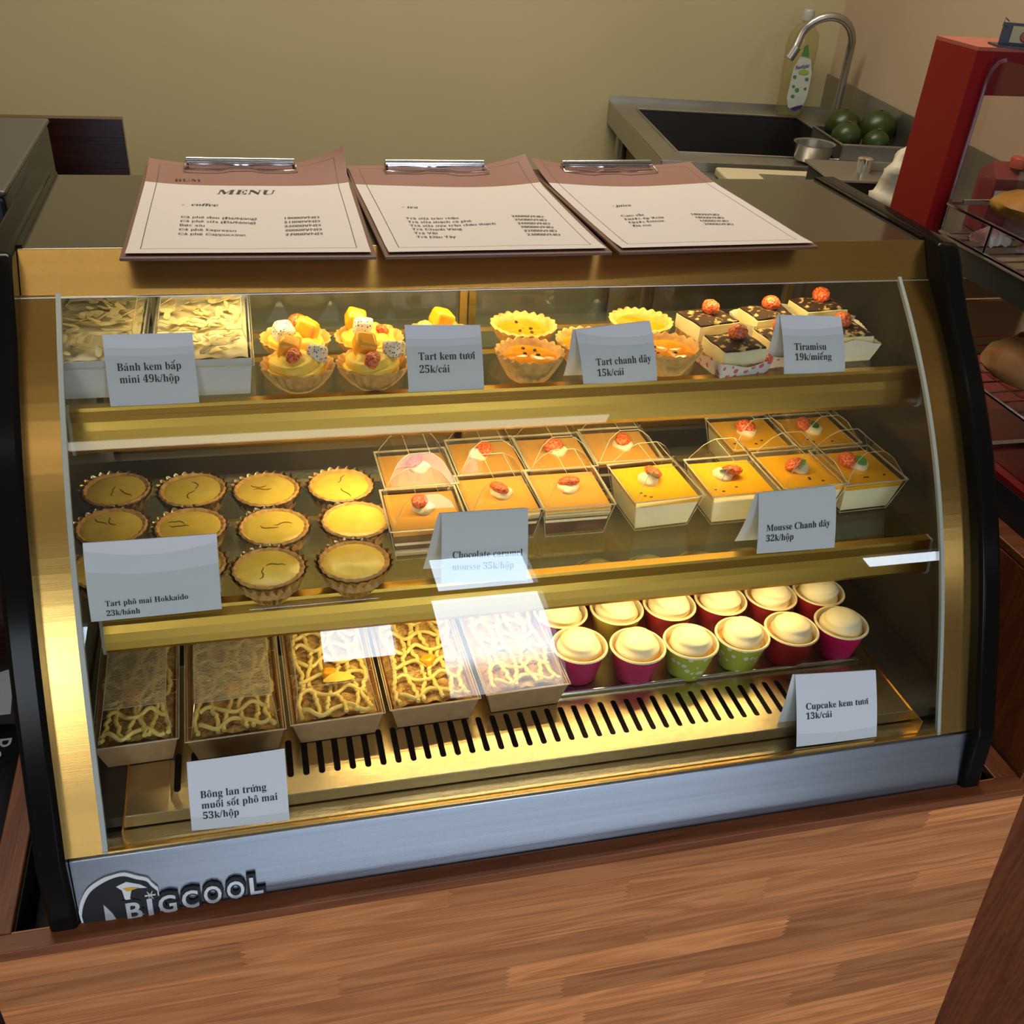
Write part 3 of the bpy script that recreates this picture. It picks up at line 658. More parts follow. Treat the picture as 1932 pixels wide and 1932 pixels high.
l2 = [('s', '-', .036, .128, .009, 1, 0), ('b', 'tea', .041, .128, .0085, .95, .2)]
l2 += rows(['Trà sữa trân châu', 'Trà sữa thạch cà phê', 'Trà sữa mix trân châu thạch', 'Trà Chanh Vàng', 'Trà Vải', 'Trà Dâu Tây'], ['26000', '25000', '26000', '28000', '22000', '23000'], .033, .133, .094, .040)
l3 = [('s', '-', .043, .126, .009, 1, 0), ('b', 'juice', .047, .126, .0085, .95, .2)]
l3 += rows(['Cam vắt', 'Nước ép Xoài', 'Nước Detox', 'Đá me'], ['18000', '18000', '16000', '20000'], .039, .113, .094, .063)
clipboard('clipboard', (.080, -.037, .0027), math.radians(-1.0), 'brown clipboard with the coffee menu sheet headed MENU on the case top', (.006, .022, .092), l1, 0)
clipboard('clipboard', (.2845, -.041, .0027), math.radians(1.2), 'brown clipboard with the tea menu sheet, between the other two menus', (.002, .014, .094), l2, 2)
clipboard('clipboard', (.4885, -.037, .0027), math.radians(2.6), 'brown clipboard with the juice menu sheet on the case top', (.010, .006, .088), l3, 4)

# ------------------------------------------------------------------ price cards
def bil(c, u, v):
    a = c[0].lerp(c[1], u); b = c[3].lerp(c[2], u); return a.lerp(b, v)
def card(corners, lines, label, bulge=.002, flap='left', span=(.13, .85), ty=.40, lead=.16, curl=0, dx=0):
    c = [Vector(q) for q in corners]; o = c[0].copy(); c = [q-o for q in c]
    t = thing('price_card', label, 'price card', tuple(o), 0, 'folded white price cards')
    nrm = (c[1]-c[0]).cross(c[3]-c[0]).normalized()
    if nrm.y > 0: nrm = -nrm
    W_ = (c[1]-c[0]).length; H_ = (c[3]-c[0]).length
    def S(u, v, d=0):
        k = bulge*4*v*(1-v)+bulge*.3*math.sin(u*3)+curl*(v**2)*(1-u)
        return bil(c, u, v)+nrm*(k+d)
    MB().grid(lambda u, v: S(u, v), 10, 12).build('card_front', M['paper'], t, smooth=True)
    def B(u, v):
        q = S(u, v, -.0006); back = Vector((0, 1, 0)) * (.022*(1-v)**1.3+.0005)
        if flap == 'left': q = q+Vector((-.010*(1-u)*(1-v)**.7-.002, 0, 0))
        return q+back
    if flap: MB().grid(B, 8, 8).build('card_back', M['paperback'], t, smooth=True)
    gl = [serif(q) for q in lines]; wmax = max(g[2] for g in gl); size = (span[1]-span[0])*W_/wmax; y = ty
    for n, g in enumerate(gl):
        tb = MB(); put_text(tb, g, size*1.12, (span[0]+dx*n)*W_, y*H_, lambda a, b: S(a/W_, b/H_, .0005), 1/1.12); y -= lead
        tb.build('lettering', M['ink'], t)
    return t
T = dict(
 T1=[(.0592, -.0726, -.1047), (.1278, -.073, -.1048), (.1279, -.0536, -.0513), (.0598, -.0536, -.0514)],
 T2=[(.3004, -.0729, -.1045), (.3668, -.0732, -.1045), (.365, -.0538, -.052), (.2995, -.0532, -.0503)],
 T3=[(.458, -.0731, -.1045), (.5288, -.073, -.1045), (.5207, -.054, -.0526), (.4505, -.0559, -.0581)],
 T4=[(.6567, -.0726, -.104), (.7209, -.0731, -.104), (.7127, -.0544, -.0537), (.6491, -.0534, -.0508)],
 T5=[(.034, -.1860, -.2330), (.1325, -.1858, -.2320), (.1343, -.1640, -.1738), (.0355, -.1640, -.1735)],
 T6=[(.3146, -.1684, -.2391), (.3914, -.1699, -.2435), (.3932, -.1482, -.1814), (.3173, -.1479, -.1805)],
 T7=[(.6136, -.1681, -.2384), (.6951, -.1683, -.239), (.6913, -.1483, -.1817), (.6125, -.1488, -.1833)],
 T8=[(.0936, -.2761, -.3864), (.1711, -.2779, -.3875), (.1721, -.2553, -.327), (.0958, -.2558, -.3282)],
 T9=[(.6371, -.2768, -.3870), (.7219, -.2775, -.3875), (.715, -.2537, -.3224), (.6309, -.252, -.3175)])
card(T['T1'], ['Bánh kem bắp', 'mini 49k/hộp'], 'price card reading Bánh kem bắp mini 49k/hộp', span=(.12, .84), ty=.50, lead=.17, flap=None, dx=.015)
card(T['T2'], ['Tart kem tươi', '25k/cái'], 'price card reading Tart kem tươi 25k/cái', span=(.15, .90), ty=.49, lead=.19, flap=None)
card(T['T3'], ['Tart chanh dây', '15k/cái'], 'price card reading Tart chanh dây 15k/cái', span=(.19, .93), ty=.35, lead=.19, bulge=.004)
card(T['T4'], ['Tiramisu', '19k/miếng'], 'price card reading Tiramisu 19k/miếng', span=(.17, .77), ty=.43, lead=.17, bulge=.003)
card(T['T5'], ['Tart phô mai Hokkaido', '23k/bánh'], 'wide price card reading Tart phô mai Hokkaido 23k/bánh', span=(.12, .75), ty=.19, lead=.13, bulge=.003, flap='right')
card(T['T6'], ['Chocolate caramel', 'mousse 35k/hộp'], 'price card reading Chocolate caramel mousse', span=(.12, .94), ty=.36, lead=.17)
card(T['T7'], ['Mousse Chanh dây', '32k/hộp'], 'price card reading Mousse Chanh dây 32k/hộp', span=(.10, .92), ty=.37, lead=.17, bulge=.002)
card(T['T8'], ['Bông lan trứng', 'muối sốt phô mai', '53k/hộp'], 'price card reading Bông lan trứng muối sốt phô mai', span=(.11, .89), ty=.48, lead=.155, flap=None, dx=.005)
card(T['T9'], ['Cupcake kem tươi', '13k/cái'], 'price card reading Cupcake kem tươi 13k/cái', span=(.11, .89), ty=.52, lead=.135, bulge=.0015)

# ------------------------------------------------------------------ small pieces
def berry(mb_r=.009, parent=None, loc=(0, 0, 0), name='strawberry', sc=(1, 1, .85), rot=(0, 0, 0), seed=0):
    o = MB().sphere((0, 0, 0), mb_r, 24, 16, sc, .10, seed).build(name, M['straw'], parent, smooth=True, loc=loc); o.rotation_euler = rot; return o
def chunk(name, m, parent, loc, s, rot, seed):
    rnd = random.Random(seed); b = MB()
    v = [(x*s*(.8+.4*rnd.random()), y*s*(.8+.4*rnd.random()), z*s*(.75+.4*rnd.random())) for z in (-.5, .5) for x, y in ((-.5, -.5), (.5, -.5), (.5, .5), (-.5, .5))]
    b.hexa(v); o = b.build(name, m, parent, bevel=s*.22, smooth=True, loc=loc); o.rotation_euler = rot; return o
FL = 26
def flut(amp, n=FL): return lambda a, k: 1+amp*math.cos(n*a)

# cheese tarts ------------------------------------------------------
def cheese_tart(loc, rz, label, seed, cracks=True):
    rnd = random.Random(seed); sc = 1+.04*(rnd.random()-.5)
    t = thing('cheese_tart', label, 'tart', loc, rz, 'Hokkaido cheese tarts on the lower shelf')
    t.scale = (sc, sc, 1)
    R = .031
    MB().lathe([(.017, 0), (.0175, .001), (.0235, .012), (R-.0005, .0245), (R+.0014, .0275)], 120, rf=lambda a, k: 1+(.042 if k > 1 else .02)*math.cos(24*a), zf=lambda a, k: (.0014*math.cos(24*a+.6)+.0007*math.sin(3*a+seed) if k == 4 else 0), closed_bot=True).build('foil_cup', M['foil'], t, smooth=True)
    MB().lathe([(.0260, .012), (R-.0018, .0245), (R-.0010, .0270), (R-.0026, .0284), (R-.0048, .0272), (R-.007, .024)], 96, rf=lambda a, k: 1+.016*math.cos(24*a)+.022*noise.noise(Vector((math.cos(a)*5, math.sin(a)*5, seed+k*.3)))).build('crust', M['tartb'], t, smooth=True)
    def surf(r, a):
        x, y = r*math.cos(a), r*math.sin(a)
        return .0268+.0018*(1-(r/(R-.004))**2)+.0010*noise.noise(Vector((x*60, y*60, seed)))-.0008*(r > R-.005)
    b = MB(); nr, na = 8, 36
    vs = [(0, 0, surf(0, 0))]; 
    for i in range(1, nr+1):
        for j in range(na):
            r = (R-.0034)*i/nr*(1+.02*noise.noise(Vector((math.cos(2*PI*j/na), math.sin(2*PI*j/na), seed*3)))); a = 2*PI*j/na; vs.append((r*math.cos(a), r*math.sin(a), surf(r, a)))
    fs = [(0, 1+j, 1+(j+1) % na) for j in range(na)]+[(1+(i-1)*na+j, 1+i*na+j, 1+i*na+(j+1) % na, 1+(i-1)*na+(j+1) % na) for i in range(1, nr) for j in range(na)]
    f = b.add(vs, fs).build('filling', M['cheese'], t, smooth=True)
    if cracks:
        for q in range(2):
            a = rnd.random()*6.28; x, y = .012*(rnd.random()-.5), .01*(rnd.random()-.5); pts = []
            for s in range(6):
                pts.append((x, y, surf(math.hypot(x, y), math.atan2(y, x))+.0001)); a += (rnd.random()-.5)*1.5; x += .0035*math.cos(a); y += .0035*math.sin(a)
                if math.hypot(x, y) > .024: break
            if len(pts) > 2: MB().tube(pts, [.0003]+[.0006]*(len(pts)-2)+[.0002], 5).build('crack', M['crack'], f)
    return t
CH = [(.042, -.0115), (.1085, -.021), (.1745, -.029), (.243, -.030), (.0425, -.0745), (.108, -.083), (.1785, -.0935), (.2505, -.092), (.046, -.136), (.108, -.1415), (.1715, -.155), (.242, -.155)]
rown = ['back row', 'middle row', 'front row']; coln = ['first', 'second', 'third', 'fourth']
def z2(x): return -.2444
for i, (x, y) in enumerate(CH):
    y2 = y
    lab = 'yellow cheese tart in foil cup, %s in the %s from the gold side strip' % (coln[i % 4], rown[i//4])
    if i in (8, 9): lab = 'cheese tart mostly hidden behind the Hokkaido price card, %s' % ('edge showing past its far end' if i == 9 else 'nearest the gold side strip')
    cheese_tart((x, y2, z2(x)), i*1.3, lab, i*3+1, cracks=(i not in (7, 11)))

# fruit tarts --------------------------------------------------------
Z1 = -.1065
def fruit_tart(loc, rz, label, seed, fruits):
    t = thing('fruit_cream_tart', label, 'tart', loc, rz, 'fresh cream fruit tarts on the top shelf')
    R = .031
    MB().lathe([(.0, .0), (.014, .0005), (.021, .006), (.028, .015), (R, .0215), (R-.0012, .0225), (R-.004, .0195), (.022, .011), (0, .009)], 104, rf=lambda a, k: 1+(.028*math.cos(FL*a) if 2 <= k <= 6 else .01*math.cos(FL*a)), zf=lambda a, k: (.0008*math.cos(13*a+seed) if k in (4, 5) else 0)).build('tart_shell', M['tart'], t, smooth=True)
    b = MB(); n = 60; pr = [(.0225, .014), (.0238, .0175), (.0225, .0215), (.0180, .0250), (.0115, .0275), (.004, .029), (0.0005, .0292)]
    pr = [(pr[i//3][0]*(1-(i%3)/3)+pr[min(i//3+1, 6)][0]*(i%3)/3, pr[i//3][1]*(1-(i%3)/3)+pr[min(i//3+1, 6)][1]*(i%3)/3) for i in range(21)]
    b.lathe(pr, n, rf=lambda a, k: 1+.06*math.sin(3*a+k*.5+seed)*(.4 if k > 14 else 1)+.045*math.sin(2*a-k*1.25+seed), zf=lambda a, k: .0016*math.sin(2*a-k*1.25+seed+1))
    b.build('cream', M['cream'], t, smooth=True)
    for k, (nm, x, y, z, s, rx) in enumerate(fruits):
        if nm == 'm': chunk('mango_piece', M['mango'], t, (x*1.1, y*1.1, z-.004), s*1.15, (rx, .3, k), seed*7+k)
        elif nm == 'd': chunk('dragonfruit_cube', M['dragon'], t, (x*1.1, y*1.1, z-.004), s*1.25, (rx, .15, .4+k), seed*5+k)
        else: berry(s*.55, t, (x, y, z-.0035), 'strawberry_piece', (1.15, 1, .7), (rx, 0, k), seed+k)
    return t
fruit_tart((.211, .010, Z1), 0, 'fruit cream tart with a red berry on its far rim, in the back row', 1, [('d', -.009, -.006, .033, .014, .3), ('m', .010, -.002, .034, .017, .2), ('b', .004, .011, .036, .0155, .1)])
fruit_tart((.2765, .008, Z1), 0, 'fruit cream tart with mango piece standing behind a dragonfruit cube, back row', 2, [('m', -.010, .010, .038, .015, .6), ('d', -.006, -.002, .036, .013, .2), ('b', .012, -.002, .0315, .011, .5)])
fruit_tart((.2095, -.0475, Z1), 0, 'fruit cream tart with yellow mango and strawberry sliver, front row beside white cake box', 3, [('m', -.006, .012, .0345, .016, .3), ('b', -.003, -.003, .0325, .014, 1.2), ('d', .015, .004, .032, .012, .4)])
fruit_tart((.2725, -.049, Z1), 0, 'fruit cream tart with speckled strawberry half, front row against the Tart kem tươi card', 4, [('m', -.005, .011, .036, .0165, .5), ('b', -.001, -.011, .0305, .015, 1.1), ('d', .018, .006, .034, .0125, .3)])
fruit_tart((.342, .010, Z1), .4, 'fruit cream tart hidden behind the Tart kem tươi card, its orange mango showing', 5, [('m', .006, .006, .037, .016, .2), ('d', -.012, 0, .030, .01, .3)])
# passion tarts -------------------------------------------------------
def passion_tart(loc, rz, label, seed):
    t = thing('passionfruit_tart', label, 'tart', loc, rz, 'passionfruit tarts on the top shelf'); R = .0315
    MB().lathe([(.0, .0), (.017, .0), (.0185, .001), (.025, .012), (R-.001, .022), (R, .0245), (R-.003, .0255), (R-.006, .022), (R-.0075, .019)], 110,
               rf=lambda a, k: 1+(.026*math.cos(22*a) if 2 <= k <= 6 else 0)+(.015*noise.noise(Vector((math.cos(a)*4, math.sin(a)*4, seed)))), zf=lambda a, k: (.0010*math.cos(22*a)+.0010*noise.noise(Vector((math.cos(a)*5, math.sin(a)*5, seed+4))) if k in (4, 5, 6) else 0)).build('tart_shell', M['tart'], t, smooth=True)
    f = MB().lathe([(R-.0062, .0200), (.018, .0208), (.010, .0205), (.0005, .0207)], 40, zf=lambda a, k: .0005*math.sin(4*a+k+seed)).build('filling', M['passion'], t, smooth=True)
    rnd = random.Random(seed)
    for k in range(4):
        a = rnd.random()*6.28; r = .004+.012*rnd.random()
        s = MB().sphere((0, 0, 0), .0017, 8, 6, (1.3, .9, .6)).build('seed', M['seed'], t, smooth=True, loc=(r*math.cos(a), r*math.sin(a), .0214)); s.rotation_euler = (0, 0, a)
    return t
for x, y, lab, sd in ((.424, .018, 'passionfruit tart, back one of the two beside the Tart kem tươi card', 1), (.414, -.045, 'passionfruit tart, front one of the two beside the Tart kem tươi card', 2),
                      (.4765, -.024, 'passionfruit tart mostly hidden behind the curled Tart chanh dây card', 3), (.543, .020, 'passionfruit tart behind the frontmost one beside the tiramisu', 4), (.5475, -.043, 'passionfruit tart standing in front, between the Tart chanh dây card and the tiramisu', 5)):
    passion_tart((x, y, Z1), sd, lab, sd)
# tiramisu ------------------------------------------------------------
def tiramisu(loc, rz, label, seed, liner, sz=(.050, .040, .029)):
    t = thing('tiramisu_slice', label, 'cake slice', loc, rz, 'tiramisu slices on the top shelf'); lx, ly, h = sz; x0, y0 = -lx/2, -ly/2
    def rough(z0, z1, nm, m, dz=0, inset=0, nu=14, nz=3, amp=.0009):
        b = MB(); X0, X1, Y0, Y1 = x0+inset, -x0-inset, y0+inset, -y0-inset
        per = [(X0+(X1-X0)*i/nu, Y0) for i in range(nu)]+[(X1, Y0+(Y1-Y0)*i/nu) for i in range(nu)]+[(X1-(X1-X0)*i/nu, Y1) for i in range(nu)]+[(X0, Y1-(Y1-Y0)*i/nu) for i in range(nu)]
        n = len(per); vs = []
        for k in range(nz+1):
            z = z0+(z1-z0)*k/nz
            for (x, y) in per:
                q = Vector((x*90, y*90, z*120+seed)); d = amp*noise.noise(q); r = math.hypot(x, y); vs.append((x*(1+d/r*1.2), y*(1+d/r*1.2), z+(dz*noise.noise(Vector((x*50, y*50, seed)))if k == nz else 0)))
        fs = [(k*n+i, k*n+(i+1) % n, (k+1)*n+(i+1) % n, (k+1)*n+i) for k in range(nz) for i in range(n)]
        c0 = len(vs)
        # cap rings
        for s in (.66, .33):
            for i in range(n): x, y, z = vs[nz*n+i]; vs.append((x*s, y*s, z1+.0015+(dz*noise.noise(Vector((x*s*50, y*s*50, seed))))))
        vs.append((0, 0, z1+.0018)); top = len(vs)-1
        fs += [(nz*n+i, nz*n+(i+1) % n, c0+(i+1) % n, c0+i) for i in range(n)]+[(c0+i, c0+(i+1) % n, c0+n+(i+1) % n, c0+n+i) for i in range(n)]+[(c0+n+i, c0+n+(i+1) % n, top) for i in range(n)]
        b.add(vs, fs).build(nm, m, t, smooth=True)
    rough(.002, h*.50, 'sponge', M['sponge'], 0, .0006); rough(h*.46, h*.93, 'mascarpone', M['tcream'], .001, 0); rough(h*.91, h*1.0, 'cocoa_top', M['cocoa'], .003, .0008)
    berry(.0088, t, (.003, .003, h+.0075), 'strawberry', (1.05, 1, .85), (.3, .2, seed), seed)
    if liner:
        m = M['liner'] if liner == 1 else M['doily']; b = MB(); n = 96
        def rr(a):
            c, s = abs(math.cos(a)), abs(math.sin(a)); return min((lx/2+.004)/max(c, 1e-3), (ly/2+.004)/max(s, 1e-3))
        hh = .016 if liner == 1 else .022
        vs = [(rr(2*PI*i/n)*f*math.cos(2*PI*i/n), rr(2*PI*i/n)*f*math.sin(2*PI*i/n), z) for f, z in ((.3, .0008), (.93, .0008), (1.02+.0, hh*.5), (1.10, hh)) for i in range(n)]
        vs = [(x*(1+(.018*math.cos(48*2*PI*(k % n)/n)*(k//n >= 2))), y*(1+(.018*math.cos(48*2*PI*(k % n)/n)*(k//n >= 2))), z+(.003*math.sin(3*2*PI*(k % n)/n+seed) if k//n == 3 else 0)) for k, (x, y, z) in enumerate(vs)]
        b.add(vs, [(k*n+i, k*n+(i+1) % n, (k+1)*n+(i+1) % n, (k+1)*n+i) for k in range(3) for i in range(n)]).build('paper_liner', m, t, smooth=True)
    return t
tiramisu((.6115, .014, Z1), .22, 'tiramisu slice with berry, back one beside the passionfruit tarts', 1, 0, (.048, .040, .029))
tiramisu((.680, .022, Z1), .12, 'tiramisu slice with berry behind the Tiramisu card, its pale liner corner showing', 2, 2, (.046, .036, .029))
tiramisu((.6125, -.048, Z1+.001), .14, 'tiramisu slice in a pink-printed paper liner, frontmost beside the Tiramisu card', 3, 1, (.046, .040, .028))
tiramisu((.6655, -.032, Z1+.001), .1, 'tiramisu slice squeezed behind the Tiramisu card with little showing', 4, 1, (.036, .034, .027))
tiramisu((.746, .040, Z1), .1, 'tiramisu slice in white fluted liner, rear one at the end by the case wall', 5, 2, (.048, .036, .029))
tiramisu((.737, -.022, Z1), .05, 'tiramisu slice in white fluted liner, front one at the end by the case wall', 6, 2, (.056, .038, .027))

# mousse boxes ---------------------------------------------------------
def mousse_box(loc, rz, label, kind, seed, topping):
    t = thing('caramel_mousse_box' if kind == 'c' else 'lemon_mousse_box', label, 'dessert box', loc, rz, 'chocolate caramel mousse boxes' if kind == 'c' else 'passionfruit mousse boxes')
    T_, B_, H = (.0335, .0285, .036) if kind == 'c' else (.0345, .0275, .038)
    def hw(z): return B_+(T_-B_)*z/H
    b = MB(); # clear tub: four walls and a floor
    ring = lambda z, o=0: [(-hw(z)-o, -hw(z)-o, z), (hw(z)+o, -hw(z)-o, z), (hw(z)+o, hw(z)+o, z), (-hw(z)-o, hw(z)+o, z)]
    b.add(ring(.0)+ring(H), [(0, 1, 5, 4), (1, 2, 6, 5), (2, 3, 7, 6), (3, 0, 4, 7), (0, 3, 2, 1)]); tub = b.build('tub', M['clear'], t)
    e = MB(); r0 = ring(H, .0012)
    for i in range(4): e.tube([r0[i], r0[(i+1) % 4]], .0008, 5)
    r1 = ring(.001); 
    for i in range(4): e.tube([r1[i], r1[(i+1) % 4]], .0005, 4); e.tube([r1[i], r0[i]], .0004, 4)
    e.build('tub_rim', M['edge'], tub)
    lay = [(.004, .0175, M['choc'], 'chocolate_layer'), (.0175, .0205, M['layerw'], 'cream_stripe'), (.0205, .0285, M['choc'], 'chocolate_layer'), (.0285, .0325, M['caramel'], 'caramel_layer')] if kind == 'c' else \
          [(.0035, .012, M['mousse'], 'mousse_layer'), (.012, .013, M['layerw'], 'cream_stripe'), (.013, .0295, M['mousse'], 'mousse_layer'), (.0295, .0345, M['mangoj'], 'jelly_top')]
    for z0, z1, m, nm in lay:
        g = .0007; q0 = hw(z0)-g; q1 = hw(z1)-g
        MB().add([(-q0, -q0, z0), (q0, -q0, z0), (q0, q0, z0), (-q0, q0, z0), (-q1, -q1, z1), (q1, -q1, z1), (q1, q1, z1), (-q1, q1, z1)],
                 [(0, 1, 5, 4), (1, 2, 6, 5), (2, 3, 7, 6), (3, 0, 4, 7), (4, 5, 6, 7), (3, 2, 1, 0)]).build(nm, m, t)
    zt = lay[-1][1]; rnd = random.Random(seed)
    ox, oy = topping[0], topping[1]
    MB().lathe([(.010, zt), (.0105, zt+.0025), (.0085, zt+.005), (.005, zt+.0065), (.0005, zt+.0085)], 24, ox, oy, rf=lambda a, k: 1+.08*math.sin(3*a+k)).build('cream_dollop', M['white'], t, smooth=True)
    berry(.0085, t, (ox+topping[2], oy+topping[3], zt+.0068), 'strawberry_half', (1.25, 1, .6), (.5, .1, seed), seed)
    if topping[4]:
        lf = MB().grid(lambda u, v: ((u-.5)*.017, (v-.5)*.010*(math.sin(PI*min(1, max(0, u)))**.6+.02), .0012*math.sin(PI*u)), 8, 4).build('mint_leaf', M['mint'], t, solid=.0004, loc=(ox+topping[2]*.2, oy-.004, zt+.0088)); lf.rotation_euler = (.45, .1, .3+seed)
    if kind == 'l':
        for k in range(3):
            MB().sphere((0, 0, 0), .0013, 7, 5, (1.4, .9, .4)).build('seed', M['seed'], t, smooth=True, loc=((rnd.random()-.5)*.05, -.012-.012*rnd.random(), zt+.0003))
    # clear lid: flange, then a raised hood that narrows to a short ridge
    L0 = T_+.0018; zb = H+.0005; hz = .026
    y0, y1 = -L0+.002, L0-.002
    sec = [(-L0+.003, zb), (-L0+.006, zb+.006), (-.021, zb+.019), (-.014, zb+hz-.002), (-.010, zb+hz), (.010, zb+hz), (.014, zb+hz-.002), (.021, zb+.019), (L0-.006, zb+.006), (L0-.003, zb)]
    b = MB(); n = len(sec)
    vs = [(x, y0+(z-zb)*.55, z) for x, z in sec]+[(x, y1-(z-zb)*.25, z) for x, z in sec]
    b.add(vs, [(i, i+1, n+i+1, n+i) for i in range(n-1)]+[tuple(range(n))[::-1], tuple(range(n, 2*n))])
    lid = b.build('lid', M['clear'], t)
    e = MB(); e.tube(vs[:n], .00035, 4).tube(vs[n:], .00035, 4)
    for i in (4, 5): e.tube([vs[i], vs[n+i]], .0003, 4)
    fl = [(-L0, -L0, zb), (L0, -L0, zb), (L0, L0, zb), (-L0, L0, zb)]
    for i in range(4): e.tube([fl[i], fl[(i+1) % 4]], .0007, 5)
    e.build('lid_edge', M['edge'], lid)
    MB().add(fl+[(-L0+.004, -L0+.003, zb), (L0-.004, -L0+.003, zb), (L0-.004, L0-.003, zb), (-L0+.004, L0-.003, zb)], [(0, 1, 5, 4), (1, 2, 6, 5), (2, 3, 7, 6), (3, 0, 4, 7)]).build('lid_flange', M['clear'], lid)
    return t
def zs(x): return z2(x)
MOU = [('c', .311, -.0945, .00, 'caramel mousse box with a tall strawberry, front row next to the cheese tarts', 1, (.000, .004, -.002, .002, 0)),
       ('c', .3845, -.0765, .03, 'caramel mousse box in the front row, partly behind the chocolate caramel card', 2, (.004, .002, -.002, .001, 0)),
       ('c', .4545, -.0765, .00, 'caramel mousse box with its striped front fully in view, past the chocolate caramel card', 3, (.0, .004, .001, .002, 0)),
       ('c', .3155, -.0215, .02, 'caramel mousse box, first of the back row from the cheese tarts', 4, (.004, .004, -.004, .002, 0)),
       ('c', .3885, -.0055, .02, 'caramel mousse box, second of the back row from the cheese tarts', 5, (-.006, .006, .005, .001, 0)),
       ('c', .4595, -.0055, .01, 'caramel mousse box, third of the back row from the cheese tarts', 6, (.004, .004, -.004, .001, 0)),
       ('c', .5315, -.0000, .00, 'caramel mousse box standing apart at the end of the back row', 7, (.004, .002, .000, .001, 0)),
       ('l', .541, -.0775, .06, 'lemon yellow mousse box with a big mint leaf, nearest the caramel boxes', 8, (-.004, .006, .006, .004, 1)),
       ('l', .6215, -.0785, .02, 'lemon yellow mousse box with strawberry and stray mint, beside the Mousse Chanh dây card', 9, (-.006, .006, .008, -.001, 1)),
       ('l', .6985, -.0735, .02, 'lemon yellow mousse box behind the Mousse Chanh dây card', 10, (.002, .004, -.007, .000, 1)),
       ('l', .7635, -.0755, .05, 'lemon yellow mousse box at the end of the front row by the case wall', 11, (.004, .004, -.012, .004, 1)),
       ('l', .680, .006, .02, 'lemon yellow mousse box in the back row with a whole strawberry', 12, (.0, .006, -.002, .001, 0)),
       ('l', .757, .004, .02, 'lemon yellow mousse box in the back row by the case wall', 13, (.0, .004, -.010, .004, 1))]
for k, x, y, rz, lab, sd, tp in MOU: mousse_box((x, y, zs(x)), rz, lab, k, sd, tp)

# cupcakes -------------------------------------------------------------
tray = thing('cupcake_tray', 'shallow steel tray under the cupcakes', 'tray', (.585, -.10, DZ+.0006))
MB().box(-.158, .165, -.085, .14, 0, .0012).build('tray_base', M['steel'], tray)
MB().tube([(-.158, -.085, .003), (.165, -.085, .003)], .0024, 8).tube([(.165, -.085, .003), (.165, .14, .003)], .0016, 8).tube([(-.158, -.085, .003), (-.158, .14, .003)], .0016, 8).build('tray_rim', M['chrome'], tray, smooth=True)
def cupcake(loc, rz, label, cm, seed):
    t = thing('cupcake', label, 'cupcake', loc, rz, 'cream-topped cupcakes in paper cups'); R = .0265
    MB().lathe([(.0, .0), (.0175, .0), (.0185, .001), (R-.0006, .035), (R, .036)], 60, rf=lambda a, k: 1+(.006*math.cos(30*a) if k > 1 else 0)).build('paper_cup', M[cm], t, smooth=True)
    MB().lathe([(R-.0002, .0352), (R+.0012, .0362), (R+.0004, .0376), (R-.0012, .0372), (R-.0016, .034), (R-.0035, .027)], 60).build('cup_rim', M['rim'], t, smooth=True)
    MB().lathe([(R-.0028, .0285), (R-.006, .0315), (.012, .033), (.0005, .0335)], 36, rf=lambda a, k: 1+.02*math.sin(3*a+seed)).build('cake', M['cake'], t, smooth=True)
    b = MB(); nz = 16; na = 56; vs = []
    rnd = random.Random(seed); ox, oy = (rnd.random()-.5)*.0035, (rnd.random()-.5)*.0035
    for k in range(nz+1):
        s = k/nz; r = .0208*math.cos(s*PI/2)**.62; z = .0325+.0175*math.sin(s*PI/2)**1.1
        for i in range(na):
            a = 2*PI*i/na; w_ = math.sin(2*a+s*9+seed)*.0012*(1-s)+math.sin(1*a-s*20+seed)*.0005*(s < .93)
            rr = max(.0003, r+w_); vs.append((ox*s+rr*math.cos(a), oy*s+rr*math.sin(a), z+.0006*math.sin(a+s*22)*(1-s)))
    b.add(vs, [(k*na+i, k*na+(i+1) % na, (k+1)*na+(i+1) % na, (k+1)*na+i) for k in range(nz) for i in range(na)]+[tuple(range(nz*na, nz*na+na))])
    b.build('frosting', M['frost'], t, smooth=True)
    return t
ZT = DZ+.002
CUP = [(.454, -.158, 'cup_pink', 'cupcake in a pink cup, front row, touching the kraft box'), (.510, -.168, 'cup_pink', 'cupcake in a pink cup, second in the front row from the kraft box'),
       (.5645, -.170, 'cup_green', 'cupcake in a dotted green cup, the one nearer the kraft boxes'), (.6205, -.168, 'cup_green', 'cupcake in a dotted green cup, the one next to the red cup'),
       (.6745, -.168, 'cup_red', 'cupcake in a red cup in the front row, second from the case wall'), (.731, -.167, 'cup_mag', 'cupcake in a magenta cup at the end of the front row by the case wall'),
       (.450, -.104, 'cup_pink', 'cupcake in a pink cup, second row, half hidden beside the kraft box'), (.5085, -.108, 'cup_yel', 'cupcake in a yellow cup in the second row'),
       (.565, -.110, 'cup_red', 'cupcake in a red cup, second row, right after the yellow cup'), (.622, -.110, 'cup_red', 'cupcake in a red cup, middle of the second row behind the green cups'),
       (.679, -.111, 'cup_red', 'cupcake in a red cup, second row, behind the red front cup'), (.7345, -.112, 'cup_red', 'cupcake in a red cup at the end of the second row'),
       (.508, -.048, 'cup_pink', 'cupcake in the rear row seen above the gold shelf rail, nearest the boxes'), (.566, -.050, 'cup_red', 'cupcake in the rear row, second from the boxes'), (.624, -.050, 'cup_red', 'cupcake in the rear row, third from the boxes'), (.681, -.052, 'cup_yel', 'cupcake in the rear row, last one toward the case wall')]
for i, (x, y, cm, lab) in enumerate(CUP): cupcake((x, y, ZT), i*.9, lab, cm, i+1)

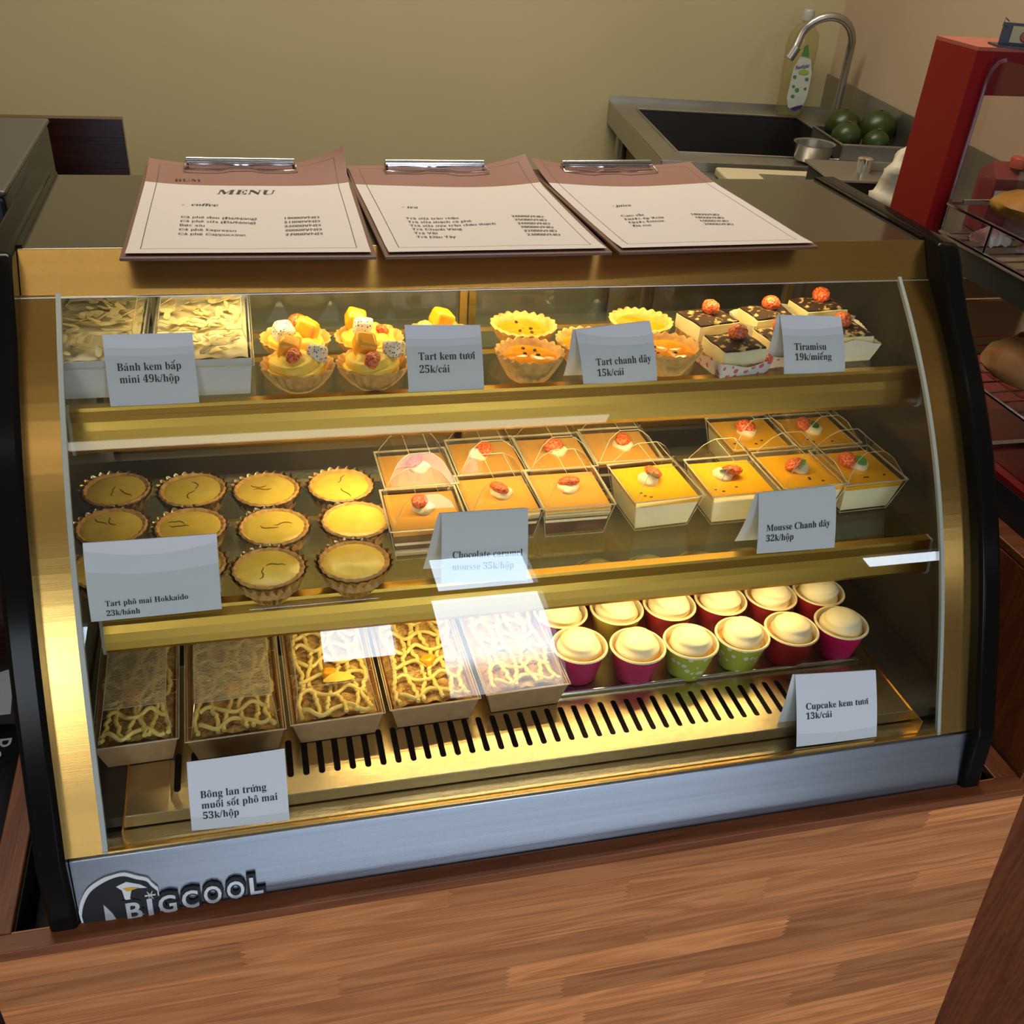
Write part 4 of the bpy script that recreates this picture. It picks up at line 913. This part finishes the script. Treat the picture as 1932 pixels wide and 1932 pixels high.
# kraft boxes ----------------------------------------------------------
def wander(rnd, x0, x1, y0, y1, z, n, vert, amp):
    pts = []
    for i in range(n+1):
        s = i/n
        if vert: pts.append((x0+amp*math.sin(s*(15+x0*80)+x0*300)+amp*.9*(rnd.random()-.5), y0+(y1-y0)*s, z+.0012*math.sin(s*23+x0*90)))
        else: pts.append((x0+(x1-x0)*s, y0+amp*1.4*math.sin(s*(9+y0*40)+y0*200), z+.0012*math.sin(s*19)))
    return pts
def kraft_box(loc, rz, label, seed, wd, ln, fog, spoon=False):
    t = thing('kraft_cake_box', label, 'cake box', loc, rz, 'kraft boxes of salted egg sponge cake'); H = .030; w0, w1 = wd/2-.007, wd/2; rnd = random.Random(seed)
    def fr(z, o=0): q = z/H; hx = w0+(w1-w0)*q+o; y0 = .007*(1-q)-o; y1 = ln-.007*(1-q)+o; return [(-hx, y0, z), (hx, y0, z), (hx, y1, z), (-hx, y1, z)]
    b = MB(); a, c, d, e_ = fr(.0005), fr(H), fr(H, -.0012), fr(.002, -.0012)
    b.add(a+c+d+e_, [(3, 2, 1, 0)]+[(i, (i+1) % 4, 4+(i+1) % 4, 4+i) for i in range(4)]+[(4+i, 4+(i+1) % 4, 8+(i+1) % 4, 8+i) for i in range(4)]+[(8+i, 8+(i+1) % 4, 12+(i+1) % 4, 12+i) for i in range(4)]+[(12, 13, 14, 15)])
    b.build('kraft_tray', M['kraft'], t)
    # floss-covered cake bed
    b = MB(); hx = w1-.004
    b.grid(lambda u, v: (-hx+2*hx*u, .006+(ln-.012)*v, .0275+.003*noise.noise(Vector((u*9, v*22, seed)))+.0015*noise.noise(Vector((u*40, v*90, seed)))-.006*(abs(u-.5)*2)**6), 34, 70)
    b.build('floss_cake', M['floss'], t, smooth=True)
    fb = MB()
    for k in range(150):
        x, y = (rnd.random()-.5)*2*hx*.92, .008+(ln-.02)*rnd.random()*.65; a = rnd.random()*6.28; z = .0295; pts = []
        for s in range(5): pts.append((x, y, z+.002*rnd.random())); a += (rnd.random()-.5)*2; x += .0026*math.cos(a); y += .0026*math.sin(a)
        fb.tube(pts, .00028, 3, False)
    o = fb.build('pork_floss', M['floss'], t); o['kind'] = 'stuff'
    nv = 6
    for k in range(nv):
        x = -hx*.82+2*hx*.82*k/(nv-1)+.002*(rnd.random()-.5)
        MB().tube(wander(rnd, x, 0, .006, ln-.01, .0315, 60, True, .0030), .0021, 7).build('sauce_line', M['mayo'], t, smooth=True)
    for k in range(7):
        y = .010+(ln-.03)*k/7+.004*rnd.random()
        MB().tube(wander(rnd, -hx*.8, hx*.8, y, 0, .0325, 30, False, .0034), .0020, 7).build('sauce_line', M['mayo'], t, smooth=True)
    chunk('salted_egg_piece', M['mango'], t, (.008*(rnd.random()-.5), .055, .0325), .012, (.3, 0, seed), seed)
    if spoon: MB().grid(lambda u, v: ((u-.5)*.028, (v-.5)*.013*math.sin(PI*max(.03, min(.97, u)))**.7, .003*math.sin(PI*u)), 12, 6).build('cheese_slice', M['cream'], t, solid=.0006, loc=(.006, .042, .038))
    # clear lid with a bevelled front
    o1 = .0012; zb = H+.0006; zt = H+.0145
    base = [(-w1-o1, -o1, zb), (w1+o1, -o1, zb), (w1+o1, ln+o1, zb), (-w1-o1, ln+o1, zb)]; i1 = .004
    top = [(-w1+i1+.004, .030, zt), (w1-i1-.004, .030, zt), (w1-i1-.004, ln-.008, zt), (-w1+i1+.004, ln-.008, zt)]
    low = [(-w1+i1, .002, zb+.001), (w1-i1, .002, zb+.001), (w1-i1, ln-.004, zb+.001), (-w1+i1, ln-.004, zb+.001)]
    lid = MB().add(low+top, [(i, (i+1) % 4, 4+(i+1) % 4, 4+i) for i in range(4)]).build('lid', M['clear'], t)
    MB().add(base+low, [(i, (i+1) % 4, 4+(i+1) % 4, 4+i) for i in range(4)]).build('lid_flange', M['clear'], lid)
    MB().add(top, [(0, 1, 2, 3)]).build('lid_top', M['clearfog'] if fog else M['clear'], lid)
    e = MB()
    for i in range(4): e.tube([base[i], base[(i+1) % 4]], .0006, 5); e.tube([top[i], top[(i+1) % 4]], .0004, 4); e.tube([low[i], top[i]], .0003, 4)
    e.build('lid_edge', M['edge'], lid)
    return t
KB = [(.0525, -.212, .066, 1, 1, 0, 'kraft box of sponge cake with steamed-up lid, beside the gold side strip'), (.133, -.216, .080, 2, 1, 0, 'kraft box of sauced sponge cake behind the Bông lan trứng card'),
      (.219, -.211, .079, 3, 0, 1, 'kraft box of sponge cake with a curled cheese slice on top'), (.3055, -.207, .080, 4, 0, 0, 'kraft box of sponge cake just after the one with the cheese slice'), (.3925, -.202, .078, 5, 0, 0, 'kraft box of sponge cake next to the cupcakes')]
for x, y, wd, sd, fog, sp, lab in KB: kraft_box((x, y, DZ+.0008), math.radians(1.5), lab, sd, wd, .175, fog, sp)

# white cake boxes -----------------------------------------------------
def flake_mesh():
    return MB().lathe([(.0, .0), (.0042, .0004), (.0042, .0009), (.0, .0012)], 10, rf=lambda a, k: 1+.35*math.cos(2*a)).build('almond_flake', M['almond'], None, smooth=True)
FLK = flake_mesh(); flm = FLK.data; bpy.data.objects.remove(FLK)
def white_box(loc, label, seed, wd, ln):
    t = thing('white_cake_box', label, 'cake box', loc, 0, 'white boxes of almond corn cream cake'); H = .034; rnd = random.Random(seed); w1 = wd/2; w0 = w1-.004
    def fr(z, o=0): q = z/H; hx = w0+(w1-w0)*q+o; return [(-hx, .004*(1-q)-o, z), (hx, .004*(1-q)-o, z), (hx, ln+o, z), (-hx, ln+o, z)]
    a, c, d, e_ = fr(.0005), fr(H), fr(H, -.001), fr(.002, -.001)
    MB().add(a+c+d+e_, [(3, 2, 1, 0)]+[(i, (i+1) % 4, 4+(i+1) % 4, 4+i) for i in range(4)]+[(4+i, 4+(i+1) % 4, 8+(i+1) % 4, 8+i) for i in range(4)]+[(8+i, 8+(i+1) % 4, 12+(i+1) % 4, 12+i) for i in range(4)]+[(12, 13, 14, 15)]).build('box_tray', M['whitebox'], t)
    hx = w1-.003
    MB().grid(lambda u, v: (-hx+2*hx*u, .004+(ln-.008)*v, .033+.003*noise.noise(Vector((u*6, v*12, seed)))), 20, 34).build('cream_top', M['corn'], t, smooth=True)
    for k in range(85):
        f = bpy.data.objects.new('almond_flake', flm); C.objects.link(f); f.parent = t
        x, y = (rnd.random()-.5)*2*hx*.9, .008+(ln-.02)*rnd.random(); s = .8+.7*rnd.random()
        f.location = (x, y, .0365+.002*rnd.random()); f.rotation_euler = (rnd.random()*.9-.4, rnd.random()*.9-.4, rnd.random()*6.28); f.scale = (s, s*.8, 1)
    zb, zt = H-.006, H+.014
    base = [(-w1-.0012, -.0012, zb), (w1+.0012, -.0012, zb), (w1+.0012, ln+.001, zb), (-w1-.0012, ln+.001, zb)]
    mid = [(-w1-.0012, -.0012, H+.001), (w1+.0012, -.0012, H+.001), (w1+.0012, ln+.001, H+.001), (-w1-.0012, ln+.001, H+.001)]
    top = [(-w1+.006, .028, zt), (w1-.006, .028, zt), (w1-.006, ln-.004, zt), (-w1+.006, ln-.004, zt)]
    lid = MB().add(base+mid+top, [(i, (i+1) % 4, 4+(i+1) % 4, 4+i) for i in range(4)]+[(4+i, 4+(i+1) % 4, 8+(i+1) % 4, 8+i) for i in range(4)]+[(8, 9, 10, 11)]).build('lid', M['clear'], t)
    e = MB()
    for i in range(4): e.tube([base[i], base[(i+1) % 4]], .0005, 4); e.tube([mid[i], top[i]], .0004, 4); e.tube([top[i], top[(i+1) % 4]], .0004, 4); e.tube([base[i], mid[i]], .0004, 4)
    e.build('lid_edge', M['edge'], lid)
    return t
white_box((.1325, -.060, Z1), 'white cake box with almond flakes behind the Bánh kem bắp card', 3, .080, .145)
white_box((.046, -.056, Z1), 'white cake box with almond flakes tucked beside the gold side strip', 8, .078, .14)

# ------------------------------------------------------------------ wooden counter
ctr = thing('wooden_counter', 'finger-jointed wooden counter front holding the display case in its recess', 'counter', (.4, -.30, ZF))
def wc(mb, name, m, **k):
    o = mb.build(name, m, ctr, **k); o.location = (-.4, .30, -ZF); return o
YP = -.316; ZR = -.45
def px_r(z): return .889+(.941-.889)*(ZR-z)/.463
rowh = .0365
rnd = random.Random(11)
joint = [[.30, .78], [.12, .47], [.62], [.20, .50, .80], [.36, .66], [.10, .42], [.25, .58], [.05, .45, .75], [.30, .70]]
for r in range(20):
    z1 = ZR-.0006-r*rowh; z0 = z1-rowh+.0003
    cuts = sorted(joint[r % 9]) if r < 9 else sorted([rnd.uniform(0, .3), rnd.uniform(.4, .8)])
    xs = [-.072]+cuts+[None]
    for j in range(len(xs)-1):
        xa = xs[j]; xb = xs[j+1]
        T_ = 10; dz = (z1-z0)/T_
        left = [(xa, z0), (xa, z1)] if j == 0 else [(xa+(.0055 if k % 2 else 0), z0+dz*k/1.0) for k in range(T_+1)]
        right = [(px_r(z1), z1), (px_r(z0), z0)] if xb is None else [(xb-.0004+(.0055 if k % 2 else 0), z0+dz*k) for k in range(T_+1)][::-1]
        poly = left+right if j == 0 else left+right
        cx = sum(p[0] for p in poly)/len(poly); cz_ = (z0+z1)/2
        o = MB().extr([(p[0]-cx, p[1]-cz_) for p in poly], 'y', YP, YP+.018).build('stave', M['wood'], ctr)
        o.location = (cx-.4, .30, cz_-ZF)
wc(MB().box(-.072, .89, YP+.0175, YP+.0185, ZF, ZR-.001), 'backing_board', M['dark'])
def pb(mb, name, m, loc, **k):   # a piece with its own grain origin
    o = mb.build(name, m, ctr, **k); o.location = (loc[0]-.4, loc[1]+.30, loc[2]-ZF); return o
pb(MB().box(-.50, .489, -.0085, .0085, -.012, .0), 'rim_board', M['woodtop'], (.40, -.3085, ZR+.0008), bevel=.001)
pb(MB().box(-.30, .30, -.0115, .0115, -.012, 0), 'rim_board', M['woodtop'], (-.0625, .0, ZR+.0008), bevel=.001).rotation_euler = (0, 0, PI/2)
pb(MB().box(-.30, .30, -.013, .013, -.012, 0), 'rim_board', M['woodtop'], (.8765, .0, ZR+.0008), bevel=.001).rotation_euler = (0, 0, PI/2)
wc(MB().box(-.0505, .863, -.2995, .35, -.515, -.503), 'recess_floor', M['dark'])
for x in (-.0505, .8625): wc(MB().box(x, x+.001, -.30, .35, -.505, -.455), 'recess_lining', M['dark'])
# taller counter beside it
rc = thing('side_counter', 'taller dark-stained wooden counter carrying the red food warmer', 'counter', (1.2, 0, ZF))
o = MB().box(-.2955, .24, -.296, .20, 0, -.267-ZF).build('carcass', M['woodside'], rc)
for i in range(5):
    y0 = -.2965+i*.10; o = MB().box(-.0035, 0, y0+.0006, y0+.0994, ZF-ZF, -.267-ZF-.002).build('side_board', M['woodside'], rc); o.location = (-.2955, 0, 0)
MB().box(-.298, .25, -.300, .22, -.267-ZF, -.259-ZF).build('worktop', M['woodtop'], rc, bevel=.001)

# ------------------------------------------------------------------ red food warmer
fw = thing('food_warmer', 'red food warmer cabinet with clear sides and wire racks on the side counter', 'food warmer', (.92, .139, -.259))
def fb_(mb, name, m, **k):
    o = mb.build(name, m, fw, **k); o.location = (-.92, -.139, .259); return o
fb_(MB().box(.92, .9215, .139, .214, -.259, .150), 'side_sheet', M['red'])
fb_(MB().box(.9215, .9425, .139, .214, -.259, .150), 'post', M['red'])
fb_(MB().box(.92, 1.45, .139, .214, .150, .1535), 'roof', M['redtop'])
fb_(MB().box(.9425, 1.45, .139, .150, .108, .150), 'header', M['maroon'])
fb_(MB().box(.925, 1.45, -.25, .214, -.259, -.225), 'base', M['blackpl'])
fb_(MB().box(.926, 1.45, -.24, .20, -.225, -.218), 'base_plate', M['maroon'])
fb_(MB().box(.93, 1.45, -.04, -.032, -.232, -.214), 'front_strip', M['alu'])
fb_(MB().box(.9375, .9395, -.24, .134, -.218, .145), 'side_glass', M['acrylic'])
fb_(MB().tube([(.9385, .135, -.05), (.9385, .135, .122), (.9385, .131, .134), (.942, .128, .142), (.948, .126, .144)], .0020, 8), 'glass_edge', M['acrylic_edge'])
for z in (.009, -.103):
    fb_(MB().box(.93, 1.45, .100, .103, z-.0015, z+.0015), 'shelf_edge', M['chrome'])
for z, ys in ((0.0, 0), (-.030, 0), (-.155, 0)):
    b = MB(); b.tube([(.93, .125, z), (.93, -.24, z)], .0020, 6).tube([(1.40, .125, z), (1.40, -.24, z)], .0020, 6)
    for k in range(15): y = .115-k*.024; b.tube([(.93, y, z), (1.40, y, z)], .0010, 5)
    if z > -.01: b = MB().tube([(.93, .125, z), (.93, -.24, z)], .0022, 6).tube([(.93, .125, z), (1.4, .125, z)], .0016, 6)
    fb_(b, 'wire_rack', M['chrome'])
for y in (.125, .045): fb_(MB().tube([(.93, y, -.03), (.93, y, 0)], .0018, 6), 'rack_upright', M['chrome'])
fb_(MB().box(.935, 1.40, -.22, .12, -.062, -.060).box(.933, .936, -.22, .12, -.062, -.036), 'drip_tray', M['steel'])
def loaf(name, label, cat, loc, sc, m, seed, top=None):
    t = thing(name, label, cat, loc, 0, 'breads in the red food warmer')
    MB().sphere((0, 0, sc[2]*.8), 1, 22, 14, (sc[0], sc[1], sc[2]), .18, seed).build('crust', m, t, smooth=True)
    if top:
        for k, (x, y) in enumerate(top): MB().sphere((0, 0, 0), .011, 12, 8, (1.3, .8, .5), .2, k).build('topping', M['sausage'], t, smooth=True, loc=(x, y, sc[2]*1.72))
    return t
loaf('flat_bread', 'yellow baked bread with a browned centre on the upper warmer rack', 'bread', (1.005, .055, .002), (.066, .05, .016), M['bread'], 1, [(-.01, .0)])
loaf('pastry_bun', 'golden flaky bun with red topping on the middle warmer rack', 'bread', (.992, -.010, -.152), (.052, .044, .026), M['bun'], 3, [(-.006, .012), (.03, -.006)])
loaf('pastry_bun', 'golden bun with red topping at the bottom of the warmer', 'bread', (1.028, -.075, -.2175), (.042, .04, .022), M['bun'], 6, [(0, 0), (-.015, -.01)])
loaf('flat_bread', 'second golden bread at the back of the middle rack', 'bread', (1.09, -.02, -.152), (.05, .045, .024), M['bun'], 9)
tr = thing('plastic_tray', 'crinkled clear tray holding the middle rack bun', 'tray', (1.04, -.01, -.1535))
MB().grid(lambda u, v: ((u-.5)*.22, (v-.5)*.13, .0005+.016*(max(abs(u-.5), abs(v-.5))*2)**6+.0015*noise.noise(Vector((u*20, v*20, 1)))), 30, 22).build('tray_shell', M['clear'], tr, smooth=True)
for k, (x, y, lab) in enumerate(((.958, .075, 'crumpled pink and silver snack packet by the warmer post'), (.990, .045, 'crumpled silver snack packet on the warmer wire rack'))):
    t = thing('snack_packet', lab, 'packet', (x, y, -.0285), k*.7, 'snack packets in the warmer')
    MB().grid(lambda u, v: ((u-.5)*.036, (v-.5)*.03, .002+.016*math.sin(PI*u)**.5*math.sin(PI*v)**.5+.004*noise.noise(Vector((u*6, v*6, k*9)))), 16, 16).build('wrapper', M['packet'], t, solid=.0008)
for k, (x, y, c, lab) in enumerate(((1.56, .80, 1, 'pink drink carton with red cap seen through the warmer'), (1.63, .70, 0, 'pink drink carton without a visible cap behind the warmer'))):
    t = thing('drink_carton', lab, 'carton', (x, y, -.240), -.1, 'pink drink cartons')
    MB().box(-.042, .042, -.03, .03, 0, .10).build('carton_body', M['pink'], t, bevel=.002)
    MB().box(-.036, -.014, -.0306, -.0300, .062, .080).build('carton_print', M['whitebox'], t)
    MB().hexa([(-.042, -.03, .10), (.042, -.03, .10), (.042, .03, .10), (-.042, .03, .10), (-.040, -.002, .125), (.040, -.002, .125), (.040, .002, .125), (-.040, .002, .125)]).build('carton_gable', M['pink'], t)
    if c: MB().lathe([(.016, 0), (.0165, .016), (.015, .018), (0, .0185)], 20).build('cap', M['redcap'], t, smooth=True, loc=(.006, -.012, .118))
sg = thing('warmer_sign', 'black-framed card with red fruit picture clipped on top of the red warmer', 'sign', (.950, .150, .158), -.25); sg.scale = (.8, .8, .66); sg.location.z = .1535
MB().box(0, .09, -.002, .001, .002, .034).build('sign_backing', M['blackpl'], sg)
MB().box(.012, .088, -.0030, -.002, .007, .030).build('sign_print', PM('sign_print', (.50, .42, .22), .5), sg)
MB().sphere((.034, -.0032, .016), .010, 14, 8, (1, .12, .9)).build('printed_berry', M['redcap'], sg, smooth=True)
for x in (.004, .05): MB().tube([(x, -.004, .036), (x-.008, -.010, .041), (x-.010, -.012, .030), (x, -.003, .028)], .0008, 5).build('binder_clip', M['chrome'], sg)
MB().box(-.005, .09, -.012, .02, 0, .003).build('sign_foot', M['blackpl'], sg)

# ------------------------------------------------------------------ kitchen behind
ZS = -.22
def kt(name, label, cat, u, v, z, group=None, rz=0):
    q = K(u, v, z); return thing(name, label, cat, q, TH+rz, group)
sk = kt('sink_counter', 'stainless steel sink counter against the back wall', 'sink', 0, 0, ZS)
b = MB()
U1 = UW-.004; bu0, bu1, bv0, bv1 = .052, .478, -.560, -.105
b.box(0, bu0, -.63, -.002, -.004, 0).box(bu0, U1, bv1, -.002, -.004, 0).box(bu0, U1, -.63, bv0, -.004, 0).box(bu1, U1, bv0, bv1, -.004, 0)
b.box(0, U1, -.632, -.630, -.06, 0).box(-.002, 0, -.632, -.002, -.055, 0)
b.build('worktop', M['steel'], sk, bevel=.0008)
for (p0, p1, nm) in ((bu0, bu1, 'basin'),):
    MB().add([(p0, bv0, 0), (p1, bv0, 0), (p1, bv1, 0), (p0, bv1, 0), (p0+.01, bv0+.01, -.14), (p1-.01, bv0+.01, -.14), (p1-.01, bv1-.01, -.14), (p0+.01, bv1-.01, -.14)],
             [(0, 1, 5, 4), (1, 2, 6, 5), (2, 3, 7, 6), (3, 0, 4, 7), (4, 5, 6, 7)]).build(nm, PM('shaded_basin_steel', (.05, .045, .04), .4, .8), sk)  # same steel darkened, shade inside the sink put into the colour
    MB().tube([(p0, bv0, .001), (p1, bv0, .001), (p1, bv1, .001), (p0, bv1, .001), (p0, bv0, .001)], .003, 6).build('basin_rim', M['steel'], sk)
MB().box(0, U1, -.004, .0-.001, 0, .012).build('rear_lip', M['steel'], sk)
MB().box(U1-.004, U1, -1.2, -.004, -.02, .095).build('splash_board', M['steel'], sk)
for u in (.02, U1-.03):
    for v in (-.60, -.12): MB().tube([(u, v, ZF-ZS), (u, v, -.004)], .016, 10).build('leg', M['steel'], sk, smooth=True)
MB().box(.0, U1, -1.15, -.634, -.06, -.02).build('side_worktop', M['steel'], sk)
fa = kt('faucet', 'tall swan-neck steel faucet over the sink', 'faucet', .535, -.215, ZS)
pts = [(0, 0, 0), (0, 0, .10), (0, 0, .180)]+[(-.070+.070*math.cos(a), -.02*math.sin(a), .180+.070*math.sin(a)) for a in [PI*k/14 for k in range(1, 13)]]
pts += [(-.148, -.022, .175)]
MB().tube(pts, .0095, 12).build('neck', M['steel'], fa, smooth=True)
MB().tube([(-.144, -.022, .182), (-.158, -.023, .156)], .0120, 12).build('spout', M['steel'], fa, smooth=True)
MB().lathe([(.02, 0), (.02, .012), (.013, .03), (0, .03)], 16).build('faucet_base', M['steel'], fa, smooth=True)
bt = kt('dish_soap_bottle', 'clear dish soap bottle with green and white label beside the faucet', 'bottle', .462, -.085, ZS)
bp_ = [(.0, .0), (.030, .0), (.036, .01), (.034, .05), (.038, .10), (.040, .14), (.0405, .172), (.036, .195), (.022, .212), (.012, .218), (.012, .226)]
MB().lathe(bp_, 28, rf=lambda a, k: 1-.22*abs(math.sin(a))**2*(k < 9)).build('bottle_body', M['detergent'], bt, smooth=True)
MB().lathe([(.0145, .224), (.0145, .244), (.012, .248), (0, .248)], 18).build('cap', M['capw'], bt, smooth=True)
yl = -.0315
def disc(pts, y, th, m, nm): MB().extr(pts, 'y', y, y-th).build(nm, m, bt)
disc([(-.026, .05), (-.018, .028), (0, .018), (.020, .028), (.027, .06), (.026, .11), (.016, .142), (-.012, .146), (-.024, .12)], yl-.004, .001, M['labelw'], 'label')
disc([(-.010, .148), (.012, .146), (.002, .175), (-.006, .170)], yl-.002, .001, M['labelg'], 'label_leaf')
for x, z, s in ((-.017, .100, .005), (.016, .096, .005), (-.015, .078, .004), (.017, .074, .004), (-.004, .070, .006), (-.012, .055, .005)):
    disc([(x+s*math.cos(a), z+s*.8*math.sin(a)) for a in [PI*k/4 for k in range(8)]], yl-.0055, .0006, M['labelg'], 'label_leaf')
disc([(.004+.014*math.cos(PI*k/6), .112+.006*math.sin(PI*k/6)) for k in range(12)], yl-.0054, .0006, PM('label_lime', (.30, .38, .05), .5), 'label_band')
disc([(-.012, .026), (0, .019), (.018, .028), (.020, .036), (.004, .032)], yl-.0055, .0006, M['labelb'], 'label_band')
tb = MB(); put_text(tb, serif('Sunlight'), .0125, -.021, .121, lambda a, b_: (a, yl-.0062, b_+a*.16), .78, .1); tb.build('lettering', M['labelb'], bt)
# citrus in a steel tray
ct = kt('citrus_tray', 'rectangular steel tray of green citrus beside the sink', 'tray', .515, -.45, ZS)
MB().box(-.095, .066, -.115, .075, 0, .003).box(-.095, .066, -.115, -.112, 0, .034).box(-.095, .066, .072, .075, 0, .034).box(-.095, -.092, -.115, .075, 0, .034).box(.063, .066, -.115, .075, 0, .034).build('tray_body', M['steel'], ct)
MB().tube([(-.095, -.115, .034), (.066, -.115, .034), (.066, .075, .034), (-.095, .075, .034), (-.095, -.115, .034)], .003, 8).build('tray_rim', M['steel'], ct, smooth=True)
for k, (u, v, z, r, m, lab) in enumerate(((.472, -.420, .047, .040, 'limeo', 'green citrus with an orange patch, resting highest in the steel tray'), (.538, -.462, .054, .041, 'lime', 'large dark green citrus next to the red warmer'), (.452, -.500, .039, .034, 'lime', 'green citrus nearest the faucet side of the tray'), (.512, -.528, .035, .030, 'lime', 'small green citrus low in the middle of the tray'))):
    f = kt('green_citrus', lab, 'fruit', u, v, ZS+z-.0, 'green citrus in the steel tray')
    MB().sphere((0, 0, 0), r, 24, 16, (1, 1, .92), .03, k).build('peel', M[m], f, smooth=True)
    MB().lathe([(.003, 0), (.004, .0015), (0, .002)], 8).build('stem_end', M['crack'], f, loc=(0, 0, r*.92))
cp = kt('steel_cup', 'round shallow steel cup with a rolled rim on the worktop edge', 'cup', .345, -.590, ZS+.004)
MB().lathe([(.0, .002), (.036, .002), (.038, .005), (.041, .033), (.0455, .036), (.0455, .038), (.040, .036), (.036, .006), (0, .004)], 36).build('cup_body', M['steel'], cp, smooth=True)
bd = kt('cutting_board', 'pale cutting board lying on the worktop', 'board', .21, -.76, ZS-.02)
MB().box(-.10, .12, -.12, .10, 0, .018).build('slab', M['board'], bd, bevel=.004)
MB().box(-.02, .08, -.06, .05, .018, .0195).build('inset_tray', M['steel'], bd)
pt = kt('lidded_pot', 'square black pot with flat steel lid and round knob', 'pot', .33, -.955, ZS-.16)
MB().box(-.105, .12, -.050, .085, 0, .222).build('pot_body', M['dark'], pt, bevel=.006)
MB().box(-.110, .13, -.055, .092, .222, .227).build('pot_lid', M['steel'], pt, bevel=.001)
MB().lathe([(.013, 0), (.014, .024), (.011, .026), (0, .026)], 20).build('lid_knob', M['chrome'], pt, smooth=True, loc=(-.026, .010, .227))
MB().box(-.012, .08, .02, .026, .227, .243).build('lid_handle', M['steel'], pt, bevel=.001)
wb = kt('plastic_bag', 'crumpled white plastic bag beside the red warmer', 'bag', .318, -1.085, ZS-.05)
MB().sphere((0, 0, .098), .001, 44, 30, (48, 36, 96), 0).build('bag_body', M['white_pl'], wb, smooth=True)
bgm = wb.children[0].data
for v in bgm.vertices:
    d = noise.noise(v.co*24)*.030+noise.noise(v.co*70)*.014; v.co.x *= 1+d*14; v.co.y *= 1+d*14; v.co.z += d*.5
# ------------------------------------------------------------------ things beside the case
rg = thing('receipt_printer', 'flat black cash drawer with barcode sticker beside the display case', 'cash drawer', (-.20, .315, -.10))
MB().box(-.16, .164, -.15, .15, 0, .094).build('drawer_body', M['blackpl'], rg, bevel=.004)
MB().box(-.162, .1665, -.152, .152, .094, .100).build('drawer_top', PM('grey_black_lid', (.052, .046, .034), .45), rg, bevel=.003)
MB().box(.125, .155, -.142, -.128, .1000, .1004).build('sticker', M['whitebox'], rg)
for k in range(9): MB().box(.134+k*.0021, .135+k*.0021, -.140, -.131, .1004, .1006).build('barcode_line', M['ink'], rg)
lc = thing('till_counter', 'dark reddish wooden till counter beside the case', 'counter', (-.4, .15, ZF))
MB().box(-.4, .318, -.05, .5, 0, -.10-ZF).build('carcass', M['woodred'], lc)
wbd = thing('wooden_backboard', 'dark red glossy wooden board standing behind the cash drawer', 'board', (-.30, .90, ZF))
MB().box(-.30, .301, 0, .02, 0, -.091-ZF).build('board_sheet', M['woodred'], wbd, bevel=.001)
bag = thing('navy_bag', 'dark navy bag with pale lettering lying beside the counter recess', 'bag', (-.19, -.14, -.56))
MB().grid(lambda u, v: ((u-.5)*.22, (v-.5)*.36, .055+.010*noise.noise(Vector((u*4, v*5, 2)))-.03*(max(abs(u-.5), abs(v-.5))*2)**8), 24, 30).build('bag_cloth', M['navy'], bag, smooth=True)
MB().box(-.105, .105, -.17, .17, 0, .03).build('bag_body', M['navy'], bag)
tb = MB(); put_text(tb, sans('Bon'), .030, 0, 0, lambda a, b_: (.070+b_, .115-a, .066)); tb.build('lettering', M['badgew'], bag)
tb = MB().extr([(.070, .040), (.080, .030), (.092, .030), (.083, .024), (.072, .030)], 'z', .066, .0665); tb.build('printed_moon', M['orange'], bag)
nk = thing('paper_napkin', 'pale folded paper at the top of the navy bag', 'paper', (-.14, .03, -.51)); MB().grid(lambda u, v: ((u-.5)*.07, (v-.5)*.05, .02+.02*u*v), 6, 6).build('sheet', M['paperback'], nk, solid=.001)
